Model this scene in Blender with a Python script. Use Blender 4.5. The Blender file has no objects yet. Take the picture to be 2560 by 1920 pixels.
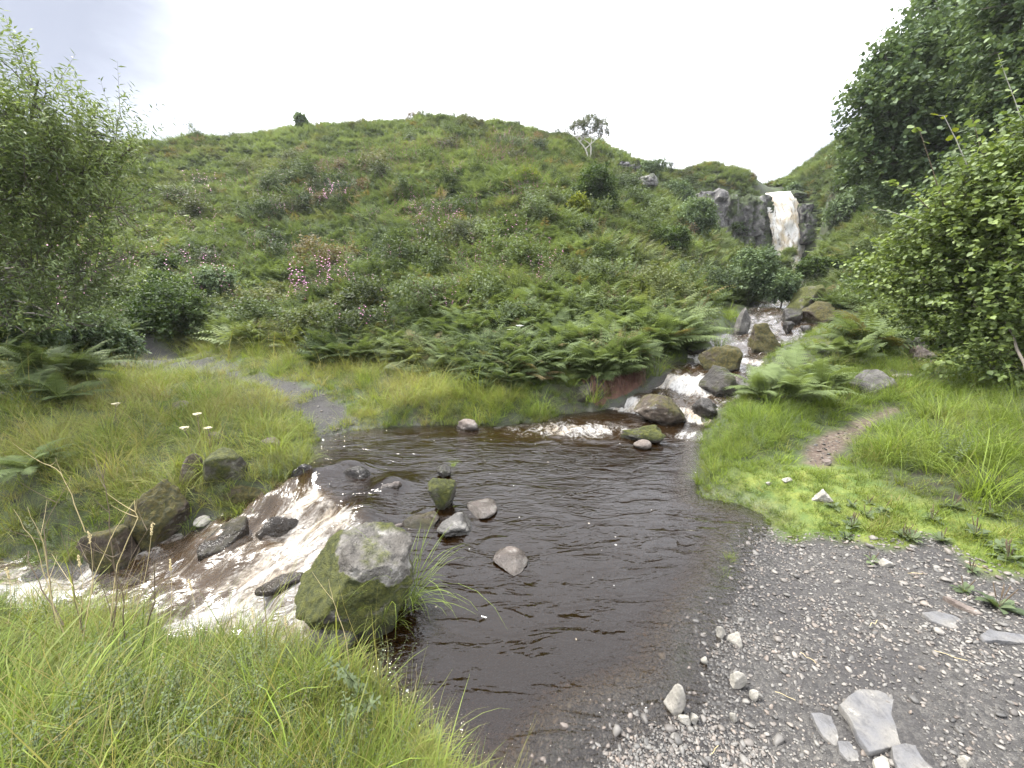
import bpy, bmesh, math, random
import numpy as np
from mathutils import Vector, Matrix, Euler

rng = np.random.default_rng(11)
random.seed(11)
SC = bpy.context.scene
COL = SC.collection
PITCH = math.radians(12.4)
CP, SP = math.cos(PITCH), math.sin(PITCH)
EYE = 1.6

# ------------------------------------------------------------------ small maths
def ray(px, py):
    u = (px - 1280) / 1000.0
    v = (960 - py) / 1000.0
    return u, CP + v * SP, -SP + v * CP

def P(px, py, z=None, Y=None):
    dx, dy, dz = ray(px, py)
    t = Y / dy if Y is not None else (z - EYE) / dz
    return (dx * t, dy * t, EYE + dz * t)

def sst(a, b, x):
    t = np.clip((np.asarray(x, float) - a) / (b - a), 0, 1)
    return t * t * (3 - 2 * t)

def _hash(ix, iy, iz, seed):
    h = (ix * 374761393 + iy * 668265263 + iz * 2147483647 + seed * 1274126177) & 0xFFFFFFFF
    h = ((h ^ (h >> 13)) * 1274126177) & 0xFFFFFFFF
    h = ((h ^ (h >> 16)) * 2246822519) & 0xFFFFFFFF
    h = h ^ (h >> 15)
    return (h & 0xFFFFFF) / float(0xFFFFFF) * 2 - 1

def vnoise(p, seed=0):
    p = np.asarray(p, float)
    i = np.floor(p).astype(np.int64)
    f = p - i
    f = f * f * f * (f * (f * 6 - 15) + 10)
    r = 0
    for a in (0, 1):
        for b in (0, 1):
            for c in (0, 1):
                w = (f[:, 0] if a else 1 - f[:, 0]) * (f[:, 1] if b else 1 - f[:, 1]) * (f[:, 2] if c else 1 - f[:, 2])
                r = r + w * _hash(i[:, 0] + a, i[:, 1] + b, i[:, 2] + c, seed)
    return r

def fbm(p, octaves=4, seed=0, gain=0.5):
    p = np.asarray(p, float)
    r, a, s = 0, 1.0, 0
    for k in range(octaves):
        r = r + a * vnoise(p * (2.03 ** k) + 17.3 * k, seed + k)
        s += a
        a *= gain
    return r / s

def n2(x, y, scale, octaves=3, seed=0):
    x = np.asarray(x, float).ravel(); y = np.asarray(y, float).ravel()
    return fbm(np.stack([x * scale, y * scale, np.full_like(x, 0.37)], 1), octaves, seed)

def seg_dist(x, y, poly, closed=True):
    """distance, nearest segment parameter (arc length) for points to a polyline"""
    pts = np.asarray(poly, float)
    n = len(pts)
    best = np.full(x.shape, 1e9); arc = np.zeros(x.shape)
    s0 = 0.0
    for i in range(n if closed else n - 1):
        a = pts[i]; b = pts[(i + 1) % n]
        d = b - a; L2 = (d * d).sum() + 1e-12
        t = np.clip(((x - a[0]) * d[0] + (y - a[1]) * d[1]) / L2, 0, 1)
        dd = np.hypot(x - a[0] - t * d[0], y - a[1] - t * d[1])
        m = dd < best
        best = np.where(m, dd, best)
        arc = np.where(m, s0 + t * math.sqrt(L2), arc)
        s0 += math.sqrt(L2)
    return best, arc

def inside(x, y, poly):
    pts = np.asarray(poly, float)
    c = np.zeros(x.shape, bool)
    n = len(pts); j = n - 1
    for i in range(n):
        xi, yi = pts[i]; xj, yj = pts[j]
        m = ((yi > y) != (yj > y)) & (x < (xj - xi) * (y - yi) / (yj - yi + 1e-12) + xi)
        c ^= m
        j = i
    return c

def sdf(x, y, poly):
    d, _ = seg_dist(x, y, poly)
    return np.where(inside(x, y, poly), d, -d)       # positive inside

def pixpoly(lst, z=0.0):
    out = []
    for q in lst:
        p = P(q[0], q[1], z=q[2] if len(q) > 2 else z)
        out.append((p[0], p[1]))
    return out

# ------------------------------------------------------------------ terrain control points
ctrl = []
def cp(px, py, Y, dz=0.0):
    x, y, z = P(px, py, Y=Y); ctrl.append((x, y, z + dz))
def cw(x, y, z): ctrl.append((x, y, z))
# crest of the hill (vegetation stands about 0.4 m above it)
for px, py, Y in ((440, 352, 36), (560, 338, 38), (700, 326, 40), (860, 308, 42), (960, 300, 43), (1080, 292, 44), (1230, 305, 44), (1400, 345, 44), (1550, 385, 43.5), (1700, 428, 42)):
    cp(px, py, Y, -0.5)
    x, y, z = P(px, py, Y=Y)
    cw(x * 1.25, y * 1.25, z - 0.5); cw(x * 1.8, y * 1.8, z - 4)
cw(21.5, 39.6, 11.3); cw(23.2, 39.6, 10.5); cw(24.3, 40, 10.1); cw(25.4, 40, 10.3); cw(26.5, 40, 11.0); cw(24, 50, 11); cw(24, 75, 12)
# column at 1000
for px, py, Y in ((1000, 900, 7.5), (1000, 800, 9.5), (1000, 700, 12.5), (1000, 600, 17), (1000, 500, 23), (1000, 400, 31), (1030, 340, 38)):
    cp(px, py, Y, -0.35 if Y > 9 else -.15)
for px, py, Y in ((1350, 900, 6.9), (1450, 800, 8.8), (1500, 700, 12), (1500, 600, 17), (1500, 500, 24), (1520, 430, 33), (1500, 372, 40)):
    cp(px, py, Y, -0.35 if Y > 9 else -.15)
for px, py, Y in ((1790, 690, 18.5), (1800, 650, 22), (1800, 610, 29), (1790, 590, 33)):
    cp(px, py, Y, -0.3)
for px, py, Y in ((600, 800, 12), (600, 650, 18), (600, 520, 25), (560, 420, 33)):
    cp(px, py, Y, -0.35)
for px, py, Y in ((400, 790, 11.5), (330, 700, 14.5), (250, 560, 20), (200, 420, 28), (100, 330, 34)):
    cp(px, py, Y, -0.3)
cw(-30, 24, 11); cw(-45, 30, 16); cw(-60, 10, 12); cw(-40, 2, 4)
# below the crag and at the fall
cw(18.5, 36.6, 5.6); cw(20.5, 36.8, 5.0); cw(22.3, 36.9, 4.4); cw(24.2, 36.6, 3.6); cw(18.2, 39.3, 10.9)
cw(16.0, 37.5, 8.6); cw(24.3, 33, 3.2); cw(22, 33, 3.9)
# gorge floor
cw(14.4, 22, 1.65); cw(11.5, 18, 1.35); cw(9.0, 14.5, 1.2); cw(19.5, 29, 2.6)
# right side of the gorge
cw(26.6, 36.2, 8.6); cw(27.5, 33, 8.2); cw(28.5, 39, 12.5); cw(26.3, 32, 5.2)
cp(2130, 410, 31, -0.3); cw(34, 36, 19); cw(50, 45, 30)
for px, py, Y in ((2000, 680, 18.5), (2080, 640, 22), (2200, 600, 19), (2300, 560, 17), (2450, 500, 15), (2600, 420, 14)):
    cp(px, py, Y, -0.4)
for px, py, Y in ((2160, 750, 12), (2350, 720, 10.5), (2560, 650, 9.5), (2150, 850, 8.7), (2330, 880, 7.6), (2500, 850, 7.0), (2700, 800, 6.5)):
    cp(px, py, Y, -0.25)
cw(30, 22, 14); cw(26, 10, 8); cw(16, 4, 3.2); cw(40, 20, 20); cw(60, 0, 22); cw(30, -20, 8); cw(12, -6, 1.5)
# right bank grass and path
for px, py, z in ((1830, 1130, .12), (1900, 1060, .28), (2050, 1130, .12), (2110, 1080, .2), (2200, 1000, .38), (2180, 1150, .2), (2300, 1150, .28), (2400, 1050, .45), (2500, 1180, .38), (2560, 1330, .18), (2000, 1000, .38), (1990, 1280, .02), (2150, 1330, .04), (2350, 1400, .06)):
    ctrl.append(P(px, py, z=z))
# gravel shore
for px, py, z in ((2000, 1400, -.02), (2200, 1500, .02), (2400, 1600, .05), (1900, 1600, -.05), (2100, 1750, .0), (2300, 1900, .02), (1700, 1850, -.06), (1500, 1900, -.09), (2560, 1700, .07)):
    ctrl.append(P(px, py, z=z))
cw(3.5, .3, .1); cw(1, -1, 0); cw(0, -4, .1); cw(5, -4, .5); cw(-4, -6, .2); cw(8, 2, .9); cw(6.2, 3.6, .55)
# near left bank
for px, py, z in ((900, 1800, -.06), (700, 1720, -.27), (500, 1720, -.26), (300, 1680, -.32), (100, 1620, -.38), (200, 1850, -.10), (600, 1900, -.02), (1050, 1900, -.06)):
    ctrl.append(P(px, py, z=z))
cw(-3, .3, -.12); cw(-6, 0.2, -.25); cw(-10, -3, 0); cw(-12, 2.0, -.5)
# left bank meadow and track
for px, py, z in ((450, 1180, -.08), (300, 1180, -.05), (560, 1100, .05), (680, 1110, .02), (100, 1250, -.1), (150, 1050, .1), (400, 1020, .12), (560, 980, .12), (330, 885, .3), (450, 910, .22), (640, 960, .1), (760, 1020, 0.0), (850, 1060, -.08), (980, 1000, .12), (800, 940, .25), (1200, 1000, .15), (620, 880, .42), (1350, 1000, .15), (100, 900, .35), (-50, 1000, .25), (220, 850, .45)):
    ctrl.append(P(px, py, z=z))
cw(-9, 5, .2); cw(-11, 8, .6); cw(-14, 5, .7); cw(-20, 10, 2.5); cw(-9, 3.4, -.35)
# stream banks upstream
cw(1.2, 6.4, .2); cw(2.2, 7.2, .5); cw(3.4, 8.2, .75); cw(5.4, 10.6, .95); cw(7.4, 13, 1.2)
cw(3.3, 5.9, .24); cw(5.2, 7.2, .60); cw(6.8, 9.2, .82); cw(8.6, 11.5, 1.1); cw(4.5, 5.8, .36)
ctrl += [P(1540, 930, Y=6.05), P(1640, 920, Y=6.4), P(1450, 938, Y=5.95), P(1560, 905, Y=6.6), P(1690, 870, Y=7.3), P(1750, 815, Y=8.6)]
ctrl = np.array(ctrl, float)

def _tps_setup(c, lam=0.012):
    n = len(c); xy = c[:, :2] / 10.0
    r = np.hypot(xy[:, None, 0] - xy[None, :, 0], xy[:, None, 1] - xy[None, :, 1])
    K = r * r * np.log(r + 1e-9) + lam * np.eye(n)
    A = np.zeros((n + 3, n + 3)); Pm = np.c_[np.ones(n), xy]
    A[:n, :n] = K; A[:n, n:] = Pm; A[n:, :n] = Pm.T
    b = np.zeros(n + 3); b[:n] = c[:, 2]
    return np.linalg.solve(A, b), xy
_TW, _TX = _tps_setup(ctrl, 0.0006)
def tps(x, y):
    x = np.asarray(x, float); sh = x.shape
    x = x.ravel() / 10; y = np.asarray(y, float).ravel() / 10
    out = np.empty(len(x))
    for s in range(0, len(x), 20000):
        xs, ys = x[s:s + 20000], y[s:s + 20000]
        r = np.hypot(xs[:, None] - _TX[None, :, 0], ys[:, None] - _TX[None, :, 1])
        out[s:s + 20000] = (r * r * np.log(r + 1e-9)) @ _TW[:-3] + _TW[-3] + _TW[-2] * xs + _TW[-1] * ys
    return out.reshape(sh)

# ------------------------------------------------------------------ the stream
WL = -0.12
water_px = [(1250, 2080), (1330, 1960), (1395, 1866), (1470, 1790), (1590, 1748), (1690, 1700), (1700, 1600), (1750, 1515), (1792, 1456), (1840, 1342), (1893, 1296),
            (1830, 1264), (1748, 1247), (1732, 1200), (1750, 1130), (1740, 1085), (1765, 1060), (1830, 1030, -.02), (1850, 990, .12), (1872, 950, .26), (1905, 905, .45), (1950, 878, .58), (1995, 852, .69), (2025, 834, .74), (2085, 812, .86), (2120, 800, .93), (2000, 778, 1.1)]
water_poly = pixpoly(water_px, WL)
water_poly += [P(2010, 742, Y=22)[:2], (24.6, 34), (25.6, 37.6), (23.4, 37.6), (23.2, 34), P(1925, 742, Y=22)[:2]]
water_poly += pixpoly([(1880, 772, 1.15), (1860, 800, .93), (1838, 838, .72), (1758, 848, .69), (1730, 882, .57), (1672, 924, .38), (1622, 950, .27), (1560, 986, .13), (1495, 1002, .07), (1462, 1026, -.07), (1405, 1038), (1350, 1058), (1230, 1066), (1160, 1062), (1000, 1068), (885, 1078), (805, 1095), (780, 1125), (762, 1160), (735, 1205, -.2), (690, 1250, -.28), (600, 1300, -.38), (500, 1345, -.47), (410, 1385, -.54), (250, 1425, -.62), (90, 1440, -.66)], WL)
water_poly += [(-6.5, 3.3), (-10, 3.0), (-13, 3.2), (-13, 1.8), (-10, 1.6), (-6.5, 1.9)]
water_poly += pixpoly([(90, 1545, -.66), (300, 1560, -.62), (430, 1600, -.55), (560, 1660, -.48), (660, 1690, -.42), (770, 1690, -.3), (860, 1690, -.16), (930, 1730), (990, 1800), (1060, 1860), (1110, 1935), (1140, 2080)], WL)

lip = [(-2.62, 4.35), (-2.3, 3.95), (-1.75, 3.5), (-1.3, 3.15), (-.95, 2.7), (-.8, 2.2), (-.82, 1.85), (-1.0, 1.55)]
lip_region = lip + [(-1.1, .5), (-20, .5), (-20, 5.5), (-3.2, 5.5)]
_ll = ([-5, 0, .1, .25, .5, .8, 1.1, 1.6, 2.3, 4, 9, 20], [0, 0, -.015, -.07, -.19, -.26, -.36, -.44, -.5, -.58, -.8, -1.0])
_ql = ([0, 5.2, 5.6, 5.85, 6.5, 6.85, 7.3, 7.75, 8.0, 8.5, 8.85, 9.6, 9.9, 10.6, 11.0, 11.9, 12.3, 13.2, 13.6, 17, 26, 43, 46], [0, 0, .03, .19, .25, .47, .51, .53, .66, .69, .80, .82, .87, .88, .95, .97, 1.06, 1.08, 1.12, 1.29, 1.75, 3.5, 3.7])

def stream(x, y):
    """water level, signed distance into the water, foam amount, flow coordinates"""
    x = np.asarray(x, float).ravel(); y = np.asarray(y, float).ravel()
    d = sdf(x, y, water_poly)
    dl, arc = seg_dist(x, y, lip, closed=False)
    L = np.where(inside(x, y, lip_region), dl, -dl)
    q = .6 * x + .8 * y
    up = (x > .3) & (q > 5.0)
    L = np.where(x > 0, -1, L)
    w = WL + np.interp(L, *_ll) + np.where(up, np.interp(q, *_ql), 0)
    casc = sst(.02, .22, L)
    dq = (np.interp(q + .12, *_ql) - np.interp(q - .12, *_ql)) / .24
    fall = np.where(up, sst(.12, .5, dq), 0)
    run = np.where(up, sst(5.3, 5.9, q), 0)
    fx, fy = 1.15, 4.95
    pl = np.exp(-(((x - .85) / 1.15) ** 2 + ((y - 5.05) / .46) ** 2)) + .75 * np.exp(-(((x - 2.25) / .28) ** 2 + ((y - 4.75) / .25) ** 2))
    foam = np.maximum.reduce([casc * (.63 + .06 * sst(3.5, 1, L)), fall * .86, run * .40, np.clip(pl, 0, 1) * .68])
    # quieter dark tongues between the chutes of the cascade
    foam = foam - casc * .36 * sst(-.08, .34, n2(arc * 1.0, L * .30, 2.1, 2, 5)) 
    turb = np.maximum.reduce([casc, run * .7, np.clip(pl, 0, 1) * .5])
    fu = np.where(up, .8 * x - .6 * y, arc + 0.25 * n2(x, y, 1.3, 2, 3)); fv = np.where(up, q, L)
    pool = (~up) & (L < 0)
    fu = np.where(pool, x, fu); fv = np.where(pool, 1.6 * y, fv)
    return w, d, foam, turb, fu, fv

shore_poly = pixpoly([(1200, 2300, .0), (1330, 1960, WL), (1395, 1866, WL), (1470, 1790, WL), (1590, 1748, WL), (1690, 1700, WL), (1700, 1600, WL), (1750, 1515, WL), (1792, 1456, WL), (1840, 1342, WL), (1888, 1300, WL), (1960, 1322), (2050, 1335), (2180, 1372), (2330, 1402), (2450, 1465), (2580, 1500)], 0.0) + [(6, 1.7), (7, .3), (5, -2), (.3, -2)]
moss_poly = pixpoly([(1893, 1300, -.05), (1760, 1245, -.02), (1780, 1205, .05), (1900, 1190, .05), (2040, 1180, .06), (2180, 1230, .08), (2350, 1300, .1), (2560, 1340, .15), (2700, 1400, .15), (2600, 1500, .08), (2450, 1465, .05), (2330, 1402, .05), (2180, 1372, .03), (2050, 1335, .02), (1960, 1322, 0)], 0)
track_poly = pixpoly([(300, 868, .34), (400, 896, .27), (540, 925, .2), (660, 962, .13), (730, 1010, .04), (775, 1060, -.05), (800, 1095, -.1), (800, 1095, WL), (860, 1080, WL), (905, 1066, -.1), (870, 1025, -.01), (800, 985, .08), (700, 950, .15), (560, 905, .24), (440, 872, .33), (350, 855, .4)], 0) 
path_poly = pixpoly([(2000, 1175, .06), (2005, 1130, .13), (2060, 1085, .2), (2140, 1062, .25), (2230, 1035, .32), (2240, 1042, .32), (2150, 1078, .23), (2105, 1110, .17), (2090, 1165, .08), (2050, 1190, .06)], 0)

def shape(x, y):
    """final ground height and masks"""
    x = np.asarray(x, float).ravel(); y = np.asarray(y, float).ravel()
    b = tps(x, y)
    w, d, foam, turb, fu, fv = stream(x, y)
    near = np.exp(-((np.hypot(x, y)) / 14) ** 2)
    ds = sdf(x, y, shore_poly)
    soft = sst(-.5, .3, ds)
    far = sst(6, 16, np.hypot(x, y))
    rough = 1 - sst(-.3, .2, ds)
    b = b + rough * ((.05 + .60 * far) * n2(x, y, .38, 3, 21) + (.03 + .16 * far) * n2(x, y, 1.6, 3, 22)) + .012 * n2(x, y, 5.0, 2, 23)
    rin = .34 + .06 * soft
    casc = (turb > .3)
    depth = np.where(casc, .13, .12 + .30 * sst(0.2, 1.2, d)) * sst(0, 1, d / rin) + .008
    rout = .28 + .75 * soft + .9 * np.clip(b - w - .12, 0, .6) * (1 - far) * np.where((x > 1.2) & (x < 2.6) & (y > 5.4) & (y < 6.8), .15, 1)
    k = sst(0, 1, -d / rout)
    minb = np.maximum(b, w + .03 + .05 * (1 - soft))
    z = np.where(d > 0, w - depth, (w - .008) * (1 - k) + np.where(d > -1.2, minb, b) * k)
    kk = sst(.6, 1.4, -d)
    z = np.where(d < -.6, ((w - .008) * (1 - k) + minb * k) * (1 - kk) + b * kk, z)
    return z, dict(w=w, d=d, foam=foam, turb=turb, fu=fu, fv=fv, shore=ds)

def surf(x, y):
    z, m = shape(x, y)
    return np.where(m['d'] > 0, np.maximum(z, m['w']), z)

_ts = np.geomspace(.6, 75, 900)
def onto(px, py):
    dx, dy, dz = ray(px, py)
    h = EYE + dz * _ts - surf(dx * _ts, dy * _ts)
    i = np.where(h < 0)[0]
    if len(i) == 0:
        i = [len(_ts) - 1]
    i = max(1, int(i[0]))
    a, b2 = h[i - 1], h[i]
    t = _ts[i - 1] + (_ts[i] - _ts[i - 1]) * (a / (a - b2 + 1e-9))
    return np.array((dx * t, dy * t, EYE + dz * t)), t

# ------------------------------------------------------------------ mesh and object helpers
def mesh_np(name, v, faces, attrs=None, smooth=True, mats=()):
    """faces: (N,3) or (N,4) array, or a list of such arrays"""
    if not isinstance(faces, list): faces = [faces]
    faces = [np.asarray(f, np.int32) for f in faces if len(f)]
    me = bpy.data.meshes.new(name)
    v = np.asarray(v, np.float32)
    me.vertices.add(len(v)); me.vertices.foreach_set('co', v.ravel())
    nl = sum(f.size for f in faces); nf = sum(len(f) for f in faces)
    me.loops.add(nl); me.polygons.add(nf)
    me.loops.foreach_set('vertex_index', np.concatenate([f.ravel() for f in faces]))
    tot = np.concatenate([np.full(len(f), f.shape[1], np.int32) for f in faces])
    st = np.r_[0, np.cumsum(tot)[:-1]].astype(np.int32)
    me.polygons.foreach_set('loop_start', st)
    if smooth: me.polygons.foreach_set('use_smooth', np.ones(nf, bool))
    for k, a in (attrs or {}).items():
        a = np.asarray(a, np.float32)
        if a.ndim == 2:
            t = me.attributes.new(k, 'FLOAT_VECTOR', 'POINT'); t.data.foreach_set('vector', a.ravel())
        else:
            t = me.attributes.new(k, 'FLOAT', 'POINT'); t.data.foreach_set('value', a)
    for m in mats: me.materials.append(m)
    me.update(calc_edges=True)
    return me

def link(name, me, loc=(0, 0, 0), parent=None):
    o = bpy.data.objects.new(name, me); COL.objects.link(o)
    o.location = loc
    if parent: o.parent = parent
    return o

def tag(o, label=None, cat=None, group=None, kind=None):
    if label: o['label'] = label
    if cat: o['category'] = cat
    if group: o['group'] = group
    if kind: o['kind'] = kind
    return o

def empty(name, loc):
    o = bpy.data.objects.new(name, None); COL.objects.link(o); o.location = loc
    o.empty_display_size = .1
    return o

def rotm(e):
    """N euler (xyz) -> N 3x3"""
    cx, cy, cz = np.cos(e).T; sx, sy, sz = np.sin(e).T
    R = np.empty((len(e), 3, 3))
    R[:, 0, 0] = cy * cz; R[:, 0, 1] = sx * sy * cz - cx * sz; R[:, 0, 2] = cx * sy * cz + sx * sz
    R[:, 1, 0] = cy * sz; R[:, 1, 1] = sx * sy * sz + cx * cz; R[:, 1, 2] = cx * sy * sz - sx * cz
    R[:, 2, 0] = -sy; R[:, 2, 1] = sx * cy; R[:, 2, 2] = cx * cy
    return R

def stamp(tv, tf, locs, mats):
    """copies of one template (verts, faces) -> big arrays; mats N x 3 x 3"""
    tv = np.asarray(tv, float); tf = np.asarray(tf)
    V = np.einsum('nij,kj->nki', mats, tv) + locs[:, None, :]
    F = tf[None] + (np.arange(len(locs)) * len(tv))[:, None, None]
    return V.reshape(-1, 3), F.reshape(-1, tf.shape[1])

def basis(d, roll):
    """N direction vectors and roll -> matrices whose x axis is d"""
    d = d / (np.linalg.norm(d, axis=1, keepdims=True) + 1e-9)
    up = np.tile((0, 0, 1.0), (len(d), 1)); up[np.abs(d[:, 2]) > .95] = (0, 1, 0)
    y = np.cross(up, d); y /= np.linalg.norm(y, axis=1, keepdims=True)
    z = np.cross(d, y)
    c, s = np.cos(roll)[:, None], np.sin(roll)[:, None]
    return np.stack([d, y * c + z * s, -y * s + z * c], 2)

def tube(path, radii, sides=6):
    path = np.asarray(path, float); n = len(path)
    t = np.gradient(path, axis=0); t /= np.linalg.norm(t, axis=1, keepdims=True) + 1e-9
    ref = np.array((0, 0, 1.0)) if abs(t[:, 2]).mean() < .9 else np.array((1.0, 0, 0))
    a = np.cross(t, ref); a /= np.linalg.norm(a, axis=1, keepdims=True) + 1e-9
    b = np.cross(t, a)
    an = np.linspace(0, 2 * np.pi, sides, endpoint=False)
    V = path[:, None] + np.asarray(radii)[:, None, None] * (np.cos(an)[None, :, None] * a[:, None] + np.sin(an)[None, :, None] * b[:, None])
    i = np.arange(n - 1)[:, None] * sides; j = np.arange(sides)[None]
    k = (j + 1) % sides
    F = np.stack([i + j, i + k, i + sides + k, i + sides + j], 2).reshape(-1, 4)
    return V.reshape(-1, 3), F

class Acc:
    def __init__(s): s.v = []; s.f3 = []; s.f4 = []; s.n = 0; s.a = {}
    def add(s, v, f, **attrs):
        f = np.asarray(f) + s.n
        (s.f3 if f.shape[1] == 3 else s.f4).append(f)
        s.v.append(np.asarray(v, float)); s.n += len(v)
        for k, val in attrs.items():
            s.a.setdefault(k, []).append(np.broadcast_to(np.asarray(val, float), (len(v),)))
    def mesh(s, name, mats=(), smooth=True):
        fs = []
        if s.f3: fs.append(np.concatenate(s.f3))
        if s.f4: fs.append(np.concatenate(s.f4))
        return mesh_np(name, np.concatenate(s.v), fs, {k: np.concatenate(a) for k, a in s.a.items()}, smooth, mats)

# ------------------------------------------------------------------ material helpers
class NT:
    def __init__(s, name):
        s.m = bpy.data.materials.new(name); s.m.use_nodes = True
        s.t = s.m.node_tree; s.t.nodes.clear()
        s.out = s.n('ShaderNodeOutputMaterial')
    def n(s, typ, **kw):
        nd = s.t.nodes.new(typ)
        for k, v in kw.items():
            if k.startswith('i_'):
                nd.inputs[k[2:].replace('_', ' ')].default_value = v
            else: setattr(nd, k, v)
        return nd
    def l(s, a, b): s.t.links.new(a, b)
    def val(s, x, sock):
        if hasattr(x, 'is_output') or isinstance(x, bpy.types.NodeSocket): s.l(x, sock)
        else: sock.default_value = x
    def math(s, op, a, b=0.0, clamp=False):
        nd = s.n('ShaderNodeMath', operation=op, use_clamp=clamp)
        s.val(a, nd.inputs[0]); s.val(b, nd.inputs[1]); return nd.outputs[0]
    def mix(s, f, a, b, blend='MIX'):
        nd = s.n('ShaderNodeMix', data_type='RGBA', blend_type=blend)
        s.val(f, nd.inputs[0])
        for x, k in ((a, 6), (b, 7)):
            if isinstance(x, tuple) and len(x) == 3: x = (*x, 1)
            s.val(x, nd.inputs[k])
        return nd.outputs[2]
    def ramp(s, x, a, b, lo=0.0, hi=1.0):
        nd = s.n('ShaderNodeMapRange', interpolation_type='SMOOTHSTEP')
        s.val(x, nd.inputs[0]); s.val(a, nd.inputs[1]); s.val(b, nd.inputs[2]); s.val(lo, nd.inputs[3]); s.val(hi, nd.inputs[4])
        return nd.outputs[0]
    def attr(s, name, inst=False, vec=False):
        nd = s.n('ShaderNodeAttribute', attribute_name=name, attribute_type='INSTANCER' if inst else 'GEOMETRY')
        return nd.outputs[1] if vec else nd.outputs[2]
    def noise(s, scale, detail=3, rough=.5, vec=None, dist=0.0):
        nd = s.n('ShaderNodeTexNoise'); nd.inputs['Scale'].default_value = scale; nd.inputs['Detail'].default_value = detail
        nd.inputs['Roughness'].default_value = rough; nd.inputs['Distortion'].default_value = dist
        if vec is not None: s.l(vec, nd.inputs['Vector'])
        return nd.outputs[0]
    def pos(s): return s.n('ShaderNodeNewGeometry').outputs[0]
    def scaled(s, vec, sc):
        nd = s.n('ShaderNodeVectorMath', operation='MULTIPLY'); s.l(vec, nd.inputs[0]); nd.inputs[1].default_value = sc
        return nd.outputs[0]
    def bump(s, h, strength=.5, dist=.02):
        nd = s.n('ShaderNodeBump'); nd.inputs['Strength'].default_value = strength; nd.inputs['Distance'].default_value = dist
        s.l(h, nd.inputs['Height']); return nd.outputs[0]
    def pbsdf(s, col, rough=.6, normal=None, spec=.5):
        nd = s.n('ShaderNodeBsdfPrincipled')
        if isinstance(col, tuple): col = (*col[:3], 1)
        s.val(col, nd.inputs['Base Color']); s.val(rough, nd.inputs['Roughness']); nd.inputs['Specular IOR Level'].default_value = spec
        if normal is not None: s.l(normal, nd.inputs['Normal'])
        return nd.outputs[0]
    def done(s, sh): s.l(sh, s.out.inputs[0]); return s.m

ALB = .64
def leaf_mat(name, dark, light, dry=(.30, .22, .10), inst=False, transl=.35, rough=.45, spec=.4):
    rough = rough + .17; spec = spec * .42
    N = NT(name)
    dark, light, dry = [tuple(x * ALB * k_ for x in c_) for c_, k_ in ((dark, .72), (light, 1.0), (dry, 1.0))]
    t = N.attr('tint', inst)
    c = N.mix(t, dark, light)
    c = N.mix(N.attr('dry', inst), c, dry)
    if inst:
        g = N.attr('leafv')          # per-leaf variation stored in the prototype mesh
        c = N.mix(N.math('MULTIPLY', g, .55), c, tuple(min(1, x * 1.7) for x in light))
    p = N.pbsdf(c, rough, spec=spec)
    tr = N.n('ShaderNodeBsdfTranslucent')
    N.l(N.mix(1.0, c, (1.35, 1.35, .75), 'MULTIPLY'), tr.inputs[0])
    mx = N.n('ShaderNodeMixShader'); mx.inputs[0].default_value = transl
    N.l(p, mx.inputs[1]); N.l(tr.outputs[0], mx.inputs[2])
    return N.done(mx.outputs[0])

def bark_mat(name, a, b):
    N = NT(name)
    n = N.noise(14, 4, .6, N.scaled(N.pos(), (1, 1, .25)))
    return N.done(N.pbsdf(N.mix(n, a, b), .85, N.bump(n, .6, .02)))

def rock_mat(name, a, b, moss=.5, mosscol=((.038, .046, .009), (.110, .115, .018)), lichen=.25, scale=1.0, bump=.7, rough=.75):
    N = NT(name)
    a, b = [tuple(x * .62 for x in c_) for c_ in (a, b)]; mosscol = [tuple(x * .75 for x in c_) for c_ in mosscol]
    tc = N.n('ShaderNodeTexCoord').outputs['Object']
    n1 = N.noise(3.2 * scale, 6, .62, tc); n2_ = N.noise(22 * scale, 5, .65, tc); n3 = N.noise(80 * scale, 3, .6, tc)
    c = N.mix(N.ramp(n1, .34, .66), a, b)
    c = N.mix(N.math('MULTIPLY', N.ramp(n2_, .42, .7), .55), c, tuple(x * .45 for x in a))
    vo = N.n('ShaderNodeTexVoronoi', distance='EUCLIDEAN'); vo.inputs['Scale'].default_value = 9 * scale
    N.l(tc, vo.inputs['Vector'])
    lic = N.math('MULTIPLY', N.ramp(N.noise(7 * scale, 5, .7, tc), .60 - lichen * .18, .70 - lichen * .12), .75)
    c = N.mix(lic, c, (.22, .21, .19))
    nz = N.n('ShaderNodeSeparateXYZ'); N.l(N.n('ShaderNodeNewGeometry').outputs['Normal'], nz.inputs[0])
    mm = N.math('ADD', N.math('MULTIPLY', nz.outputs[2], .18), N.noise(2.6 * scale, 5, .62, tc))
    mm = N.math('ADD', mm, N.attr('mossy'))
    mmask = N.ramp(mm, 1.02 - moss, 1.16 - moss)
    mc = N.mix(N.ramp(N.noise(30 * scale, 4, .7, tc), .35, .7), mosscol[0], mosscol[1])
    c = N.mix(mmask, c, mc)
    wet = N.attr('wet')
    c = N.mix(wet, c, N.mix(.72, c, (.01, .008, .006)))
    r = N.math('SUBTRACT', rough, N.math('MULTIPLY', wet, rough - .18))
    r = N.math('MAXIMUM', r, N.math('MULTIPLY', mmask, .8))
    h = N.math('ADD', N.math('MULTIPLY', n2_, .7), N.math('MULTIPLY', n3, .35))
    h = N.math('ADD', h, N.math('MULTIPLY', N.math('MULTIPLY', mmask, N.noise(140 * scale, 3, .7, tc)), .8))
    return N.done(N.pbsdf(c, r, N.bump(h, min(1, bump * 1.35), .035 / scale), .35))

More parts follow.
